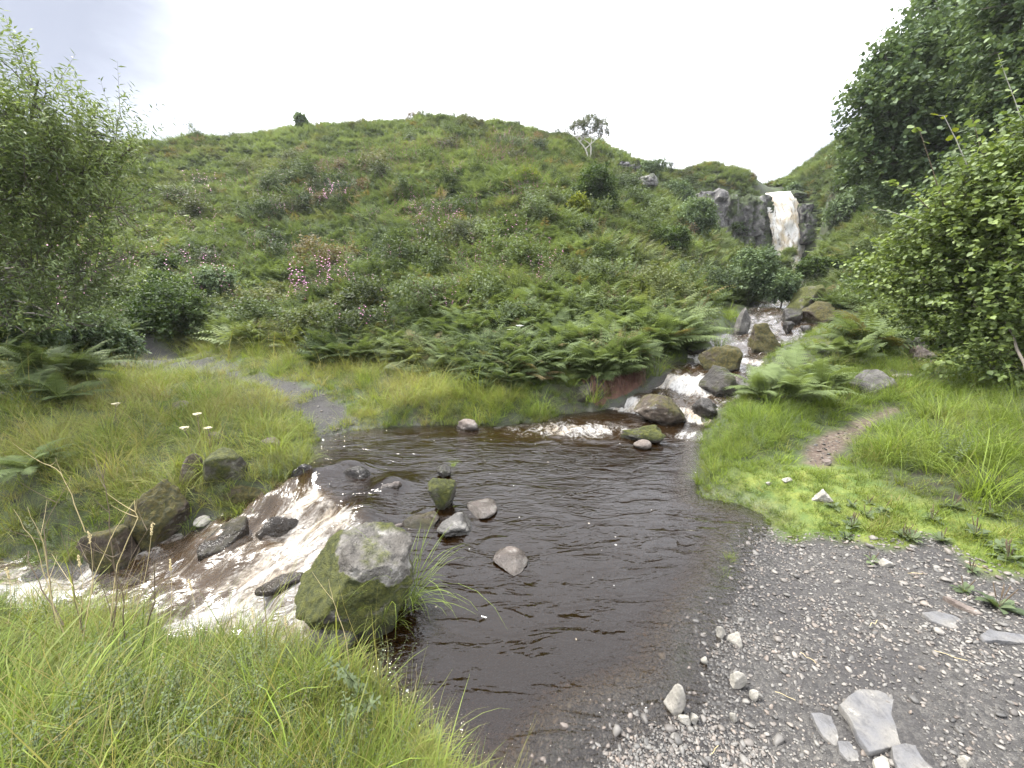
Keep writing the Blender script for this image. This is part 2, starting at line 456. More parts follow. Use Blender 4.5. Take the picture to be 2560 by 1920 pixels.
# ------------------------------------------------------------------ instanced ground cover
def scatter(name, pts, rot, scl, protos, pid, tint, dry, label, cat):
    pc = bpy.data.collections.new(name + '_kinds')
    for o in protos: pc.objects.link(o)
    me = mesh_np(name, pts, [np.zeros((0, 3), np.int32)] if False else [], None) if False else bpy.data.meshes.new(name)
    me.vertices.add(len(pts)); me.vertices.foreach_set('co', np.asarray(pts, np.float32).ravel())
    for k, a, ty, f in (('rot', rot, 'FLOAT_VECTOR', 'vector'), ('scl', scl, 'FLOAT', 'value'), ('tint', tint, 'FLOAT', 'value'), ('dry', dry, 'FLOAT', 'value')):
        t = me.attributes.new(k, ty, 'POINT'); t.data.foreach_set(f, np.asarray(a, np.float32).ravel())
    t = me.attributes.new('pid', 'INT', 'POINT'); t.data.foreach_set('value', np.asarray(pid, np.int32))
    o = link(name, me); tag(o, label, cat, kind='stuff')
    g = bpy.data.node_groups.new(name, 'GeometryNodeTree')
    g.interface.new_socket('Geometry', in_out='INPUT', socket_type='NodeSocketGeometry')
    g.interface.new_socket('Geometry', in_out='OUTPUT', socket_type='NodeSocketGeometry')
    gi = g.nodes.new('NodeGroupInput'); go = g.nodes.new('NodeGroupOutput')
    ci = g.nodes.new('GeometryNodeCollectionInfo'); ci.inputs['Collection'].default_value = pc
    ci.inputs['Separate Children'].default_value = True; ci.inputs['Reset Children'].default_value = True
    ip = g.nodes.new('GeometryNodeInstanceOnPoints'); ip.inputs['Pick Instance'].default_value = True
    def na(n, ty):
        x = g.nodes.new('GeometryNodeInputNamedAttribute'); x.data_type = ty; x.inputs['Name'].default_value = n; return x.outputs['Attribute']
    e2r = g.nodes.new('FunctionNodeEulerToRotation')
    g.links.new(na('rot', 'FLOAT_VECTOR'), e2r.inputs[0])
    g.links.new(gi.outputs[0], ip.inputs['Points']); g.links.new(ci.outputs[0], ip.inputs['Instance'])
    g.links.new(e2r.outputs[0], ip.inputs['Rotation']); g.links.new(na('scl', 'FLOAT'), ip.inputs['Scale'])
    g.links.new(na('pid', 'INT'), ip.inputs['Instance Index'])
    g.links.new(ip.outputs[0], go.inputs[0])
    md = o.modifiers.new('cover', 'NODES'); md.node_group = g
    return o

def proto(name, me):
    return bpy.data.objects.new(name, me)
# ================================================================== SETTING: ground, water, light
def axis(fine, lo, hi, grow=1.13, mids=()):
    a = list(np.arange(fine[0], fine[1], fine[2]))
    for (end, st) in mids:
        a += list(np.arange(a[-1] + st, end, st))
    st = a[-1] - a[-2]
    while a[-1] < hi: st *= grow; a.append(a[-1] + st)
    b = []
    st = fine[2]; x = a[0]
    while x > lo: st *= grow; x -= st; b.append(x)
    return np.array(b[::-1] + a)
gx = axis((-4.6, 3.6, .045), -130, 130, 1.11, ((10.5, .085), (27.5, .3)))
gy = axis((.45, 6.8, .045), -60, 150, 1.12, ((16, .085), (46, .3)))
GX, GY = np.meshgrid(gx, gy)
fxx, fyy = GX.ravel(), GY.ravel()
gz, gm = shape(fxx, fyy)
nx_, ny_ = len(gx), len(gy)
ii = (np.arange(ny_ - 1)[:, None] * nx_ + np.arange(nx_ - 1)[None]).ravel()
quads = np.stack([ii, ii + 1, ii + nx_ + 1, ii + nx_], 1)
d_shore = gm['shore']; d_track = sdf(fxx, fyy, track_poly); d_path = sdf(fxx, fyy, path_poly); d_moss = sdf(fxx, fyy, moss_poly)
edge_n = .10 * n2(fxx, fyy, 2.2, 3, 41) + .05 * n2(fxx, fyy, 8, 2, 42)
shore_m = sst(-.06, .06, d_shore + 1.3 * edge_n)
strip = sst(-.2, .2, n2(fxx * .7 - fyy * .7, fxx * .2, 1.4, 3, 44)) * sst(.04, .2, d_track)
track_m = sst(-.08, .08, d_track + 1.6 * edge_n) * (1 - .85 * strip)
path_m = sst(-.06, .08, d_path + 1.0 * edge_n)
moss_m = sst(-.2, .12, d_moss + 2 * edge_n) * (1 - shore_m)
gravel_m = np.maximum(shore_m, track_m)
bed_m = sst(-.02, .05, gm['d'])
wet_m = np.maximum(sst(.14, .0, gz - gm['w']) * sst(-.55, -.05, gm['d']), bed_m)
keep_xy = None
def ground_mat():
    N = NT('ground')
    pos = N.pos()
    n1 = N.noise(1.3, 4, .6, pos); n2_ = N.noise(11, 4, .65, pos); n3 = N.noise(55, 3, .6, pos)
    soil = N.mix(N.ramp(n2_, .35, .65), (.016, .014, .008), (.028, .038, .010))
    soil = N.mix(N.ramp(n1, .4, .65), soil, (.030, .044, .012))
    moss = N.mix(N.ramp(N.noise(7, 5, .7, pos), .35, .65), (.045, .075, .012), (.105, .122, .020))
    moss = N.mix(N.ramp(n3, .45, .7), moss, (.060, .085, .014))
    c = N.mix(N.attr('moss'), soil, moss)
    vo = N.n('ShaderNodeTexVoronoi'); vo.inputs['Scale'].default_value = 52; N.l(pos, vo.inputs['Vector'])
    vo2 = N.n('ShaderNodeTexVoronoi'); vo2.inputs['Scale'].default_value = 120; N.l(pos, vo2.inputs['Vector'])
    bw = N.n('ShaderNodeRGBToBW'); N.l(vo.outputs['Color'], bw.inputs[0])
    bw2 = N.n('ShaderNodeRGBToBW'); N.l(vo2.outputs['Color'], bw2.inputs[0])
    gv = N.mix(N.ramp(bw.outputs[0], .2, .85), (.024, .0222, .0205), (.078, .073, .065))
    gv = N.mix(N.ramp(N.noise(150, 4, .75, pos), .38, .62), gv, (.030, .028, .027))
    gv = N.mix(N.ramp(N.noise(260, 2, .7, pos), .58, .70), gv, (.11, .104, .092))
    gv = N.mix(N.ramp(N.noise(2.2, 4, .6, pos), .40, .62), gv, N.mix(.62, gv, (.026, .024, .024)))
    gv = N.mix(N.math('MULTIPLY', N.attr('track'), .55), gv, (.016, .0145, .014))
    c = N.mix(N.attr('gravel'), c, gv)
    pc = N.mix(N.ramp(bw.outputs[0], .45, .9), (.050, .034, .025), (.10, .08, .062))
    c = N.mix(N.attr('dirt'), c, pc)
    bed = N.mix(N.ramp(bw.outputs[0], .3, .8), (.022, .019, .017), (.085, .070, .058))
    c = N.mix(N.attr('bed'), c, bed)
    w = N.attr('wet')
    c = N.mix(w, c, N.mix(.55, c, (.012, .010, .009)))
    dist = N.n('ShaderNodeMath', operation='MULTIPLY'); N.l(vo.outputs['Distance'], dist.inputs[0]); dist.inputs[1].default_value = -1.0
    gsum = N.math('MAXIMUM', N.attr('gravel'), N.attr('bed'))
    h = N.math('ADD', N.math('MULTIPLY', N.math('MULTIPLY', dist.outputs[0], gsum), 1.3), N.math('MULTIPLY', n3, .5))
    h = N.math('ADD', h, N.math('MULTIPLY', n2_, .8))
    r = N.math('SUBTRACT', .85, N.math('MULTIPLY', w, .42))
    return N.done(N.pbsdf(c, r, N.bump(h, .8, .018), .35))
GM = ground_mat()
# faces by what they belong to
fc = quads
fm = lambda a: a[fc].mean(1)
f_bed = fm(gm['d']) > .03
f_shore = (~f_bed) & (fm(shore_m) > .5)
f_track = (~f_bed) & (~f_shore) & (fm(sst(-.08, .08, d_track + 1.6 * edge_n)) > .5)
f_path = (~f_bed) & (~f_shore) & (~f_track) & (fm(path_m) > .5)
f_ground = ~(f_bed | f_shore | f_track | f_path)
allattr = dict(track=track_m, gravel=gravel_m, moss=moss_m, dirt=path_m, bed=bed_m, wet=wet_m)
allv = np.stack([fxx, fyy, gz], 1)
def sub(name, mask, label):
    q = quads[mask]; u, inv = np.unique(q.ravel(), return_inverse=True)
    me = mesh_np(name, allv[u], inv.reshape(-1, 4), {k: a[u] for k, a in allattr.items()}, True, [GM])
    tag(link(name, me), label, name.replace('_', ' '), kind='structure')
sub('terrain', f_ground, 'green hillside and grassy stream banks')
sub('stream_bed', f_bed, 'brown gravelly bed under the peaty stream')
sub('gravel_shore', f_shore, 'dark grey gravel where the track enters the ford')
sub('gravel_path', f_track, 'grey gravel track climbing away beyond the ford')
sub('footpath', f_path, 'small bare earth footpath through the bank grass')

# ---------------------------------------------------------------- water
def water_mat():
    N = NT('peaty_water')
    pos = N.pos()
    dep = N.attr('depth'); foam = N.attr('foam'); turb = N.attr('turb'); flow = N.attr('flow', vec=True)
    # clear brown water: what passes through is absorbed with depth
    def expo(k):
        return N.math('POWER', 2.718, N.math('MULTIPLY', dep, -k))
    comb = N.n('ShaderNodeCombineColor')
    N.l(expo(3.2), comb.inputs[0]); N.l(expo(7.0), comb.inputs[1]); N.l(expo(15.0), comb.inputs[2])
    tr = N.n('ShaderNodeBsdfTransparent'); N.l(comb.outputs[0], tr.inputs[0])
    df = N.n('ShaderNodeBsdfDiffuse'); N.l(N.mix(N.math('MULTIPLY', turb, .85), (.0055, .0027, .0008), (.040, .024, .010)), df.inputs[0])
    mur = N.n('ShaderNodeMixShader'); N.l(N.math('MAXIMUM', N.ramp(dep, .0, .22, .45, .92), N.math('MULTIPLY', turb, .7)), mur.inputs[0]); N.l(tr.outputs[0], mur.inputs[1]); N.l(df.outputs[0], mur.inputs[2])
    # ripples
    wv = N.noise(1.0, 3, .55, N.scaled(pos, (2.3, 6.8, 1)), .6)
    wv2 = N.noise(1.0, 3, .55, N.scaled(pos, (8, 18, 1)), .8)
    wv3 = N.noise(1.0, 3, .6, N.scaled(pos, (26, 40, 1)), .8)
    rg = N.math('ABSOLUTE', N.math('SUBTRACT', wv, .5))
    ruff = N.ramp(N.noise(.9, 2, .5, pos), .38, .62, .35, 1.0)
    h = N.math('ADD', N.math('MULTIPLY', N.math('SUBTRACT', wv, N.math('MULTIPLY', rg, 1.1)), ruff), N.math('MULTIPLY', wv2, .20))
    h = N.math('ADD', h, N.math('MULTIPLY', wv3, N.ramp(dep, .14, .03, .04, .22)))
    fl = N.noise(1.0, 4, .6, N.scaled(flow, (9, 3.0, 1)), .5)
    h = N.mix(turb, h, fl)
    bp = N.bump(h, 1.0, .034)
    gl = N.n('ShaderNodeBsdfGlossy'); N.l(N.math('ADD', .03, N.math('MULTIPLY', turb, .22)), gl.inputs['Roughness']); gl.inputs[0].default_value = (1, 1, 1, 1); N.l(bp, gl.inputs['Normal'])
    fr = N.n('ShaderNodeFresnel'); fr.inputs[0].default_value = 1.333; N.l(bp, fr.inputs['Normal'])
    wat = N.n('ShaderNodeMixShader'); N.l(fr.outputs[0], wat.inputs[0]); N.l(mur.outputs[0], wat.inputs[1]); N.l(gl.outputs[0], wat.inputs[2])
    # white and tan foam in threads along the flow
    s1 = N.noise(1.0, 6, .66, N.scaled(flow, (6.5, 2.1, 1)), 1.3)
    s2 = N.noise(1.0, 5, .7, N.scaled(flow, (20, 9, 1)), 1.2)
    s3 = N.noise(26, 5, .7, pos, .5)
    s = N.math('ADD', N.math('MULTIPLY', s1, .48), N.math('ADD', N.math('MULTIPLY', s2, .37), N.math('MULTIPLY', s3, .15)))
    s = N.math('ADD', N.math('MULTIPLY', s, 2.6), -.8)
    f = N.math('SUBTRACT', N.math('ADD', foam, s), 1.0)
    fm_ = N.ramp(f, -.12, .50)
    fm_ = N.math('MULTIPLY', fm_, N.ramp(foam, .04, .16))
    # single flecks drifting on the pool
    vo = N.n('ShaderNodeTexVoronoi'); vo.inputs['Scale'].default_value = 7.5; N.l(pos, vo.inputs['Vector'])
    bw = N.n('ShaderNodeRGBToBW'); N.l(vo.outputs['Color'], bw.inputs[0])
    fleck = N.math('MULTIPLY', N.math('LESS_THAN', vo.outputs['Distance'], N.math('MULTIPLY', bw.outputs[0], .085)), N.math('LESS_THAN', N.noise(.9, 2, .5, pos), .54))
    fm_ = N.math('MAXIMUM', fm_, N.math('MULTIPLY', fleck, .8))
    tan = N.ramp(N.noise(1.0, 4, .6, N.scaled(flow, (3.4, 1.1, 1)), .7), .44, .66)
    fc_ = N.mix(N.math('MULTIPLY', tan, .6), (.55, .535, .505), (.42, .30, .155))
    fd = N.pbsdf(fc_, .45, N.bump(N.math('ADD', N.math('ADD', s1, s2), s3), 1.0, .06), .4)
    fin = N.n('ShaderNodeMixShader'); N.l(fm_, fin.inputs[0]); N.l(wat.outputs[0], fin.inputs[1]); N.l(fd, fin.inputs[2])
    return N.done(fin.outputs[0])
WM = water_mat()
wq = quads[(gm['d'][quads].max(1) > -.10) & (np.abs(fyy[quads]).max(1) < 60)]
u, inv = np.unique(wq.ravel(), return_inverse=True)
wx, wy = fxx[u], fyy[u]
turb = gm['turb'][u]
fu, fv = gm['fu'][u], gm['fv'][u]
flown = fbm(np.stack([fu * 4.5, fv * 2.2, wx * 0], 1), 4, 61)
chop = fbm(np.stack([fu * 9, fv * 6, wx * 0], 1), 3, 62)
wz = gm['w'][u] + turb * (.12 * flown + .075 * chop) + .004 * n2(wx * 1.0, wy * 2.0, 3.0, 2, 63)
dep = np.maximum(gm['w'][u] - gz[u], 0.0)
# water humps over the drowned stones of the cascade
humps = []
for hx, hy, hr, hh in ((600, 1130, .22, .10), (640, 1112, .2, .08), (800, 1190, .22, .09), (880, 1170, .16, .08), (700, 1240, .2, .10), (980, 1215, .18, .09), (560, 1350, .2, .08), (900, 1290, .2, .08)):
    p, _ = onto(hx * 1.0, hy * 1.0); humps.append((p[0], p[1], hr, hh))
for hx, hy, hr, hh in humps:
    wz += hh * np.exp(-(((wx - hx) ** 2 + (wy - hy) ** 2) / hr ** 2)) * sst(0, .1, gm['d'][u])
me = mesh_np('water', np.stack([wx, wy, wz], 1), inv.reshape(-1, 4), dict(depth=dep, foam=gm['foam'][u], turb=turb, flow=np.stack([fu, fv, 0 * fu], 1)), True, [WM])
tag(link('water', me), 'peat brown stream and ford pool with white rapids', 'water', kind='structure')

# ---------------------------------------------------------------- world and sun
SUN_EL, SUN_AZ = math.radians(55), math.radians(-64)     # azimuth measured from +Y towards +X
w = bpy.data.worlds.new('World'); SC.world = w; w.use_nodes = True
t = w.node_tree; t.nodes.clear()
def wn(typ, **kw):
    n = t.nodes.new(typ)
    for k, v in kw.items(): setattr(n, k, v)
    return n
out = wn('ShaderNodeOutputWorld'); bg = wn('ShaderNodeBackground'); bg.inputs[1].default_value = .10
sky = wn('ShaderNodeTexSky', sky_type='NISHITA', sun_disc=False); sky.sun_elevation = SUN_EL; sky.sun_rotation = SUN_AZ
tc = wn('ShaderNodeTexCoord')
mp = wn('ShaderNodeMapping'); mp.inputs['Scale'].default_value = (1, 1, 2.2); t.links.new(tc.outputs['Generated'], mp.inputs[0])
nz = wn('ShaderNodeTexNoise'); nz.inputs['Scale'].default_value = 1.7; nz.inputs['Detail'].default_value = 6; nz.inputs['Roughness'].default_value = .55
t.links.new(mp.outputs[0], nz.inputs['Vector'])
def lobe(px, py, size):
    d = Vector(ray(px, py)).normalized()
    vm = wn('ShaderNodeVectorMath', operation='DISTANCE'); t.links.new(tc.outputs['Generated'], vm.inputs[0]); vm.inputs[1].default_value = d
    ad = wn('ShaderNodeMath', operation='MULTIPLY_ADD'); t.links.new(nz.outputs[0], ad.inputs[0]); ad.inputs[1].default_value = .55; t.links.new(vm.outputs[1], ad.inputs[2])
    mr = wn('ShaderNodeMapRange', interpolation_type='SMOOTHSTEP'); t.links.new(ad.outputs[0], mr.inputs[0])
    mr.inputs[1].default_value = size + .60; mr.inputs[2].default_value = size + .10; mr.inputs[3].default_value = 0; mr.inputs[4].default_value = 1
    return mr.outputs[0]
cl = wn('ShaderNodeMix', data_type='RGBA'); cl.inputs[7].default_value = (2.1, 2.25, 2.75, 1)
sx = wn('ShaderNodeSeparateXYZ'); t.links.new(tc.outputs['Generated'], sx.inputs[0])
zr = wn('ShaderNodeMapRange'); t.links.new(sx.outputs[2], zr.inputs[0]); zr.inputs[3].default_value = 11; zr.inputs[4].default_value = 28
cb = wn('ShaderNodeVectorMath', operation='SCALE'); cb.inputs[0].default_value = (.962, .985, 1.05); t.links.new(zr.outputs[0], cb.inputs['Scale']); t.links.new(cb.outputs[0], cl.inputs[6])
mxx = wn('ShaderNodeMath', operation='MAXIMUM'); t.links.new(lobe(40, 40, .26), mxx.inputs[0]); t.links.new(lobe(2060, 430, .12), mxx.inputs[1])
t.links.new(mxx.outputs[0], cl.inputs[0])
cov = wn('ShaderNodeMix', data_type='RGBA'); cov.inputs[0].default_value = .93
t.links.new(sky.outputs[0], cov.inputs[6]); t.links.new(cl.outputs[2], cov.inputs[7])
t.links.new(cov.outputs[2], bg.inputs[0]); t.links.new(bg.outputs[0], out.inputs[0])
ld = bpy.data.lights.new('sun', 'SUN'); ld.energy = 5.0; ld.angle = math.radians(7); ld.color = (1, .96, .89)
lo = bpy.data.objects.new('sun', ld); COL.objects.link(lo)
sd = Vector((math.sin(SUN_AZ) * math.cos(SUN_EL), math.cos(SUN_AZ) * math.cos(SUN_EL), math.sin(SUN_EL)))
lo.rotation_euler = (-sd).to_track_quat('-Z', 'Y').to_euler(); lo.location = sd * 60
cd = bpy.data.cameras.new('camera'); cam = bpy.data.objects.new('camera', cd); COL.objects.link(cam)
cam.location = (0, 0, EYE); cam.rotation_euler = (math.pi / 2 - PITCH, 0, 0)
cd.sensor_width = 36; cd.lens = 36 * 1000 / 2560; cd.clip_start = .05; cd.clip_end = 2000
SC.camera = cam
SC.view_settings.view_transform = 'Standard'; SC.view_settings.look = 'None'; SC.view_settings.exposure = 1.24; SC.view_settings.gamma = 1
SC.cycles.use_denoising = True
SC.cycles.max_bounces = 6; SC.cycles.diffuse_bounces = 2; SC.cycles.glossy_bounces = 3; SC.cycles.transmission_bounces = 3; SC.cycles.transparent_max_bounces = 6
SC.cycles.use_adaptive_sampling = True; SC.cycles.adaptive_threshold = .02
SC.cycles.caustics_reflective = False; SC.cycles.caustics_refractive = False
# ================================================================== ROCKS, SLABS, CRAGS, WATERFALL
GREY = rock_mat('grey_rock', (.075, .070, .064), (.185, .175, .16), moss=.40, lichen=.35)
MOSSY = rock_mat('mossy_rock', (.060, .052, .042), (.20, .185, .165), moss=.56, lichen=.3)
BROWNMOSS = rock_mat('brown_mossy_rock', (.050, .036, .024), (.15, .115, .085), moss=.56, mosscol=((.035, .035, .008), (.105, .085, .016)), lichen=.28)
DARK = rock_mat('dark_wet_rock', (.020, .017, .014), (.070, .060, .048), moss=.44, mosscol=((.018, .022, .005), (.060, .060, .012)), lichen=.22, rough=.55)
PALE = rock_mat('pale_stone', (.27, .255, .22), (.45, .42, .365), moss=.0, lichen=.1, bump=.45, scale=2.4)
PINK = rock_mat('pinkish_stone', (.13, .10, .085), (.24, .20, .17), moss=.08, lichen=.2, scale=2)
SLAB = rock_mat('slab_stone', (.125, .125, .132), (.22, .205, .18), moss=.0, lichen=.12, bump=.4, scale=1.5)
CRAGM = rock_mat('crag_rock', (.055, .052, .052), (.21, .20, .19), moss=.48, mosscol=((.025, .040, .010), (.070, .095, .022)), lichen=.38, scale=.35, bump=.9)

_ico = {}
def ico(sub):
    if sub not in _ico:
        bm = bmesh.new(); bmesh.ops.create_icosphere(bm, subdivisions=sub, radius=1)
        _ico[sub] = (np.array([v.co for v in bm.verts]), np.array([[v.index for v in f.verts] for f in bm.faces])); bm.free()
    return _ico[sub]

def rock_shape(seed, K=9, sub=4, noise=.07, planes=None, lo=.50, hi=.80, soft=.05):
    if K > 4: K += 5
    v, f = ico(sub)
    r = np.random.default_rng(seed)
    pl = [(np.array(n, float) / np.linalg.norm(n), d) for n, d in (planes or [])]
    for _ in range(K):
        n = r.normal(size=3); n /= np.linalg.norm(n)
        pl.append((n, r.uniform(lo, hi)))
    acc = np.full(len(v), .9 ** 26)
    for n, d in pl:
        dn = np.clip(v @ n, 1e-3, None) / d
        acc = acc + dn ** 26
    rad = acc ** (-1 / 26)
    p = v * rad[:, None]
    nn = fbm(p * 1.9 + seed * 3.1, 5, seed) * noise * 2.4 + fbm(p * 7 + seed, 4, seed + 9) * noise * .9
    # small ledges
    nn += noise * .5 * np.round(fbm(p * (1.5, 1.5, 4) + seed, 2, seed + 4) * 3) / 3
    p = p * (1 + nn)[:, None]
    lo_, hi_ = p.min(0), p.max(0)
    p = (p - (lo_ + hi_) / 2) / ((hi_ - lo_) / 2)
    return p, f

rock_feet = []
def rock(name, label, bb, mat, seed, cat='rock', dr=.8, sink=.3, group=None, lift=0.0, wetband=.06, mossadd=0.0, mossfn=None, yaw=0.0, minh=.0, **kw):
    x0, y0, x1, y1 = bb
    p, t = onto((x0 + x1) / 2, y1)
    dx, dy, dz = ray((x0 + x1) / 2, (y0 + y1) / 2)
    hd = math.hypot(dx, dy); el = math.atan2(-dz, hd)
    W = (x1 - x0) / 1000 * t / math.hypot(1, dx) * 1.0
    D = W * dr
    vis = (y1 - y0) / 1000 * t
    Hh = max(.16 * W, (vis - .62 * D * math.sin(max(el, 0))) / max(.3, math.cos(el)), minh)
    c = p + np.array((dx / hd, dy / hd, 0)) * D * .42
    c[2] = surf(np.array([c[0]]), np.array([c[1]]))[0] if False else p[2]
    tot = Hh * (1 + sink)
    c[2] += Hh - tot / 2 + lift
    v, f = rock_shape(seed, **kw)
    v = v * (W / 2, D / 2, tot / 2)
    a = -math.atan2(dx, dy) + yaw
    R = np.array(((math.cos(a), -math.sin(a), 0), (math.sin(a), math.cos(a), 0), (0, 0, 1)))
    v = v @ R.T
    wz_ = v + c
    wl = p[2] if surf_is_water(p) else -1e3
    wet = sst(wl + wetband + .02, wl + wetband * .4, wz_[:, 2] + .03 * vnoise(wz_ * 9, 3))
    ms = np.full(len(v), mossadd) if mossfn is None else mossfn(v / (W / 2, D / 2, tot / 2) @ np.eye(3)) + mossadd
    me = mesh_np(name, v, f, dict(wet=wet, mossy=ms), True, [mat])
    o = link(name, me, c); tag(o, label, cat, group)
    rock_feet.append((c[0], c[1], W * .42, D * .42, a))
    return o, c, (W, D, tot)

def surf_is_water(p):
    return stream(np.array([p[0]]), np.array([p[1]]))[1][0] > -.03

BANK = 'rocks along the stream'
# the big boulder in the foreground: sloping grey top, mossy left side
big, bigc, bigd = rock('boulder', 'large mossy boulder with a bare sloping grey top standing at the edge of the ford', (738, 1328, 1074, 1592), MOSSY, 5, 'boulder', dr=.85, sink=.25, K=4, sub=6, noise=.085, group=BANK,
     planes=[((.30, -.16, .94), .46), ((-.74, -.22, .62), .47), ((.05, -.92, .40), .62), ((-.1, -.97, .05), .66), ((.92, -.3, .2), .80), ((-.3, .9, .3), .7), ((.5, -.85, .15), .74)], lo=.8, hi=.95,
     mossfn=lambda q: .16 + .20 * sst(-.1, -.6, q[:, 0]) - .34 * sst(.48, .66, q[:, 2] + .34 * q[:, 0] + .22 * fbm(q * 2.5, 4, 4)) * sst(-.50, -.25, q[:, 0]) - .22 * sst(.2, .0, np.abs(q[:, 2] - .10 + .35 * fbm(q * 2.2, 4, 9))) * sst(-.1, .3, fbm(q * 1.7 + 4, 3, 8) + .2) * sst(-.35, -.1, q[:, 0]))
rock('stone', 'dark wet stone tucked under the large foreground boulder by the near grass', (772, 1585, 905, 1672), DARK, 8, K=7, sub=5, noise=.08, group=BANK)
rock('stone', 'small upright mossy stone at the lip of the rapids', (1070, 1190, 1146, 1274), MOSSY, 12, K=8, sub=5, group=BANK, mossadd=.02, dr=.8)
rock('stone', 'little dark pointed stone just behind the upright mossy stone', (1090, 1163, 1128, 1194), DARK, 14, K=8, group=BANK)
rock('stone', 'rounded pinkish stone lying awash in the pool', (1163, 1252, 1246, 1297), PINK, 15, K=3, noise=.03, sub=5, group=BANK, dr=1.25)
rock('stone', 'grey stone with pale streaks awash in front of the pinkish stone', (1092, 1282, 1182, 1342), GREY, 17, K=8, sub=5, noise=.10, group=BANK, mossadd=-.2, dr=1.25)
rock('stone', 'low flat brown stone awash left of the streaked grey stone', (1004, 1288, 1102, 1326), BROWNMOSS, 18, K=5, group=BANK, dr=.9, mossadd=-.1)
rock('pebble', 'small tan pebble behind the large foreground boulder', (976, 1306, 1008, 1330), PINK, 20, K=5, group=BANK)
rock('stone', 'pale pitted round stone half sunk in the middle of the ford', (1230, 1380, 1322, 1436), PINK, 22, K=3, noise=.035, sub=5, group=BANK, mossadd=-.2, dr=1.25)
rock('rock', 'flat topped rock with golden moss and a pale overhanging edge on the meadow bank', (514, 1114, 630, 1222), MOSSY, 31, K=5, sub=5, noise=.06, group=BANK, planes=[((0, -.15, 1), .5), ((0, -1, -.3), .7)], mossadd=.04, sink=.35)
rock('rock', 'brown pointed rock wedged beside the flat topped golden moss rock', (448, 1134, 516, 1206), BROWNMOSS, 33, K=9, sub=5, group=BANK, mossadd=-.15)
rock('rock', 'long mossy rock with white lichen leaning over the rapids', (308, 1200, 502, 1372), BROWNMOSS, 36, K=7, sub=6, noise=.07, group=BANK, dr=.7, sink=.35, mossadd=.04)
rock('rock', 'brown mossy rock at the lower end of the rapids', (212, 1312, 372, 1432), BROWNMOSS, 38, K=7, sub=5, noise=.08, group=BANK, dr=.7)
rock('rock', 'dark slanting rock splitting the white water of the rapids', (496, 1296, 636, 1384), BROWNMOSS, 41, K=6, sub=5, noise=.06, group=BANK, dr=.55, planes=[((-.3, -.2, .9), .55)], mossadd=-.1, wetband=.3, sink=.9, lift=-.05)
rock('stone', 'pale flat stone in the rapids below the long mossy rock', (484, 1288, 536, 1316), PALE, 43, K=6, group=BANK)
rock('rock', 'dark wet rock where the stream spills left over the lip', (728, 1140, 800, 1196), DARK, 45, K=5, sub=5, noise=.05, group=BANK, wetband=.3, mossadd=-.3, sink=.9, lift=-.05)
rock('rock', 'wet dark hump in the middle of the lip of the rapids', (852, 1150, 932, 1200), DARK, 46, K=4, sub=5, noise=.05, group=BANK, wetband=.3, mossadd=-.3, sink=.9, lift=-.05)
rock('rock', 'tan wet rock breaking the white water in the rapids', (948, 1180, 1022, 1232), PINK, 47, K=6, sub=5, noise=.08, group=BANK, wetband=.12, mossadd=-.2, sink=.9, lift=-.05)
rock('rock', 'dark rock showing through the foam near the meadow bank', (640, 1268, 760, 1344), BROWNMOSS, 48, K=6, sub=5, noise=.08, group=BANK, wetband=.3, mossadd=-.2, dr=.6, sink=.9, lift=-.05)
rock('rock', 'broad brown wet rock in the rapids left of the large foreground boulder', (640, 1432, 770, 1490), BROWNMOSS, 49, K=5, sub=5, noise=.06, group=BANK, wetband=.3, mossadd=-.2, dr=.6)
rock('rock', 'dark mossy rock at the water edge under the meadow grass', (560, 1205, 700, 1268), BROWNMOSS, 50, K=7, sub=5, noise=.09, group=BANK, mossadd=.03, dr=.55)
# far bank and inlet
rock('stone', 'pale square stone at the foot of the far grassy bank', (1140, 1045, 1200, 1077), PINK, 51, K=8, group=BANK)
rock('rock', 'dark outcrop with white spots under the overhanging far bank', (1424, 938, 1512, 1012), DARK, 53, K=8, sub=5, noise=.09, group=BANK, wetband=.02)
rock('boulder', 'big dark lichen spotted boulder splitting the falls into the pool', (1578, 980, 1716, 1062), BROWNMOSS, 57, 'boulder', K=6, sub=6, noise=.05, group=BANK, mossadd=-.08, sink=.3, planes=[((-.6, -.2, .75), .6), ((.5, -.3, .8), .7)])
rock('rock', 'long low mossy rock in the pool in front of the dark boulder', (1548, 1056, 1664, 1108), MOSSY, 59, K=8, sub=5, noise=.09, group=BANK, dr=.45)
rock('stone', 'small round tan stone in front of the long low pool rock', (1582, 1096, 1628, 1124), PINK, 60, K=3, noise=.03, group=BANK)
rock('rock', 'black wet rock between the right hand trickles of the falls', (1724, 996, 1796, 1054), DARK, 62, K=6, sub=5, group=BANK, wetband=.3, mossadd=-.3)
rock('rock', 'brown wet boulder beside the chute above the dark boulder', (1738, 912, 1846, 992), DARK, 64, 'boulder', K=7, sub=5, group=BANK, wetband=.1, planes=[((-.5, -.5, .7), .6)])
rock('rock', 'mossy boulder with a grassy cap standing in the middle falls', (1738, 858, 1852, 930), BROWNMOSS, 66, 'boulder', K=7, sub=5, group=BANK, mossadd=.06)
rock('rock', 'rounded moss backed boulder at the upper falls', (1862, 806, 1958, 884), BROWNMOSS, 68, 'boulder', K=5, sub=5, group=BANK, mossadd=.08)
rock('rock', 'pale faced rock under the fern on the far side of the upper falls', (1832, 768, 1874, 836), GREY, 70, K=7, sub=5, group=BANK)
rock('rock', 'dark wet rock under the fern bank beside the middle falls', (1690, 820, 1760, 882), DARK, 71, K=7, sub=5, group=BANK, wetband=.1)
rock('boulder', 'moss topped boulder perched highest above the upper falls', (1960, 722, 2066, 776), MOSSY, 73, 'boulder', K=6, sub=5, group=BANK, mossadd=.06, planes=[((0, -.1, 1), .6)], sink=.6, lift=.12)
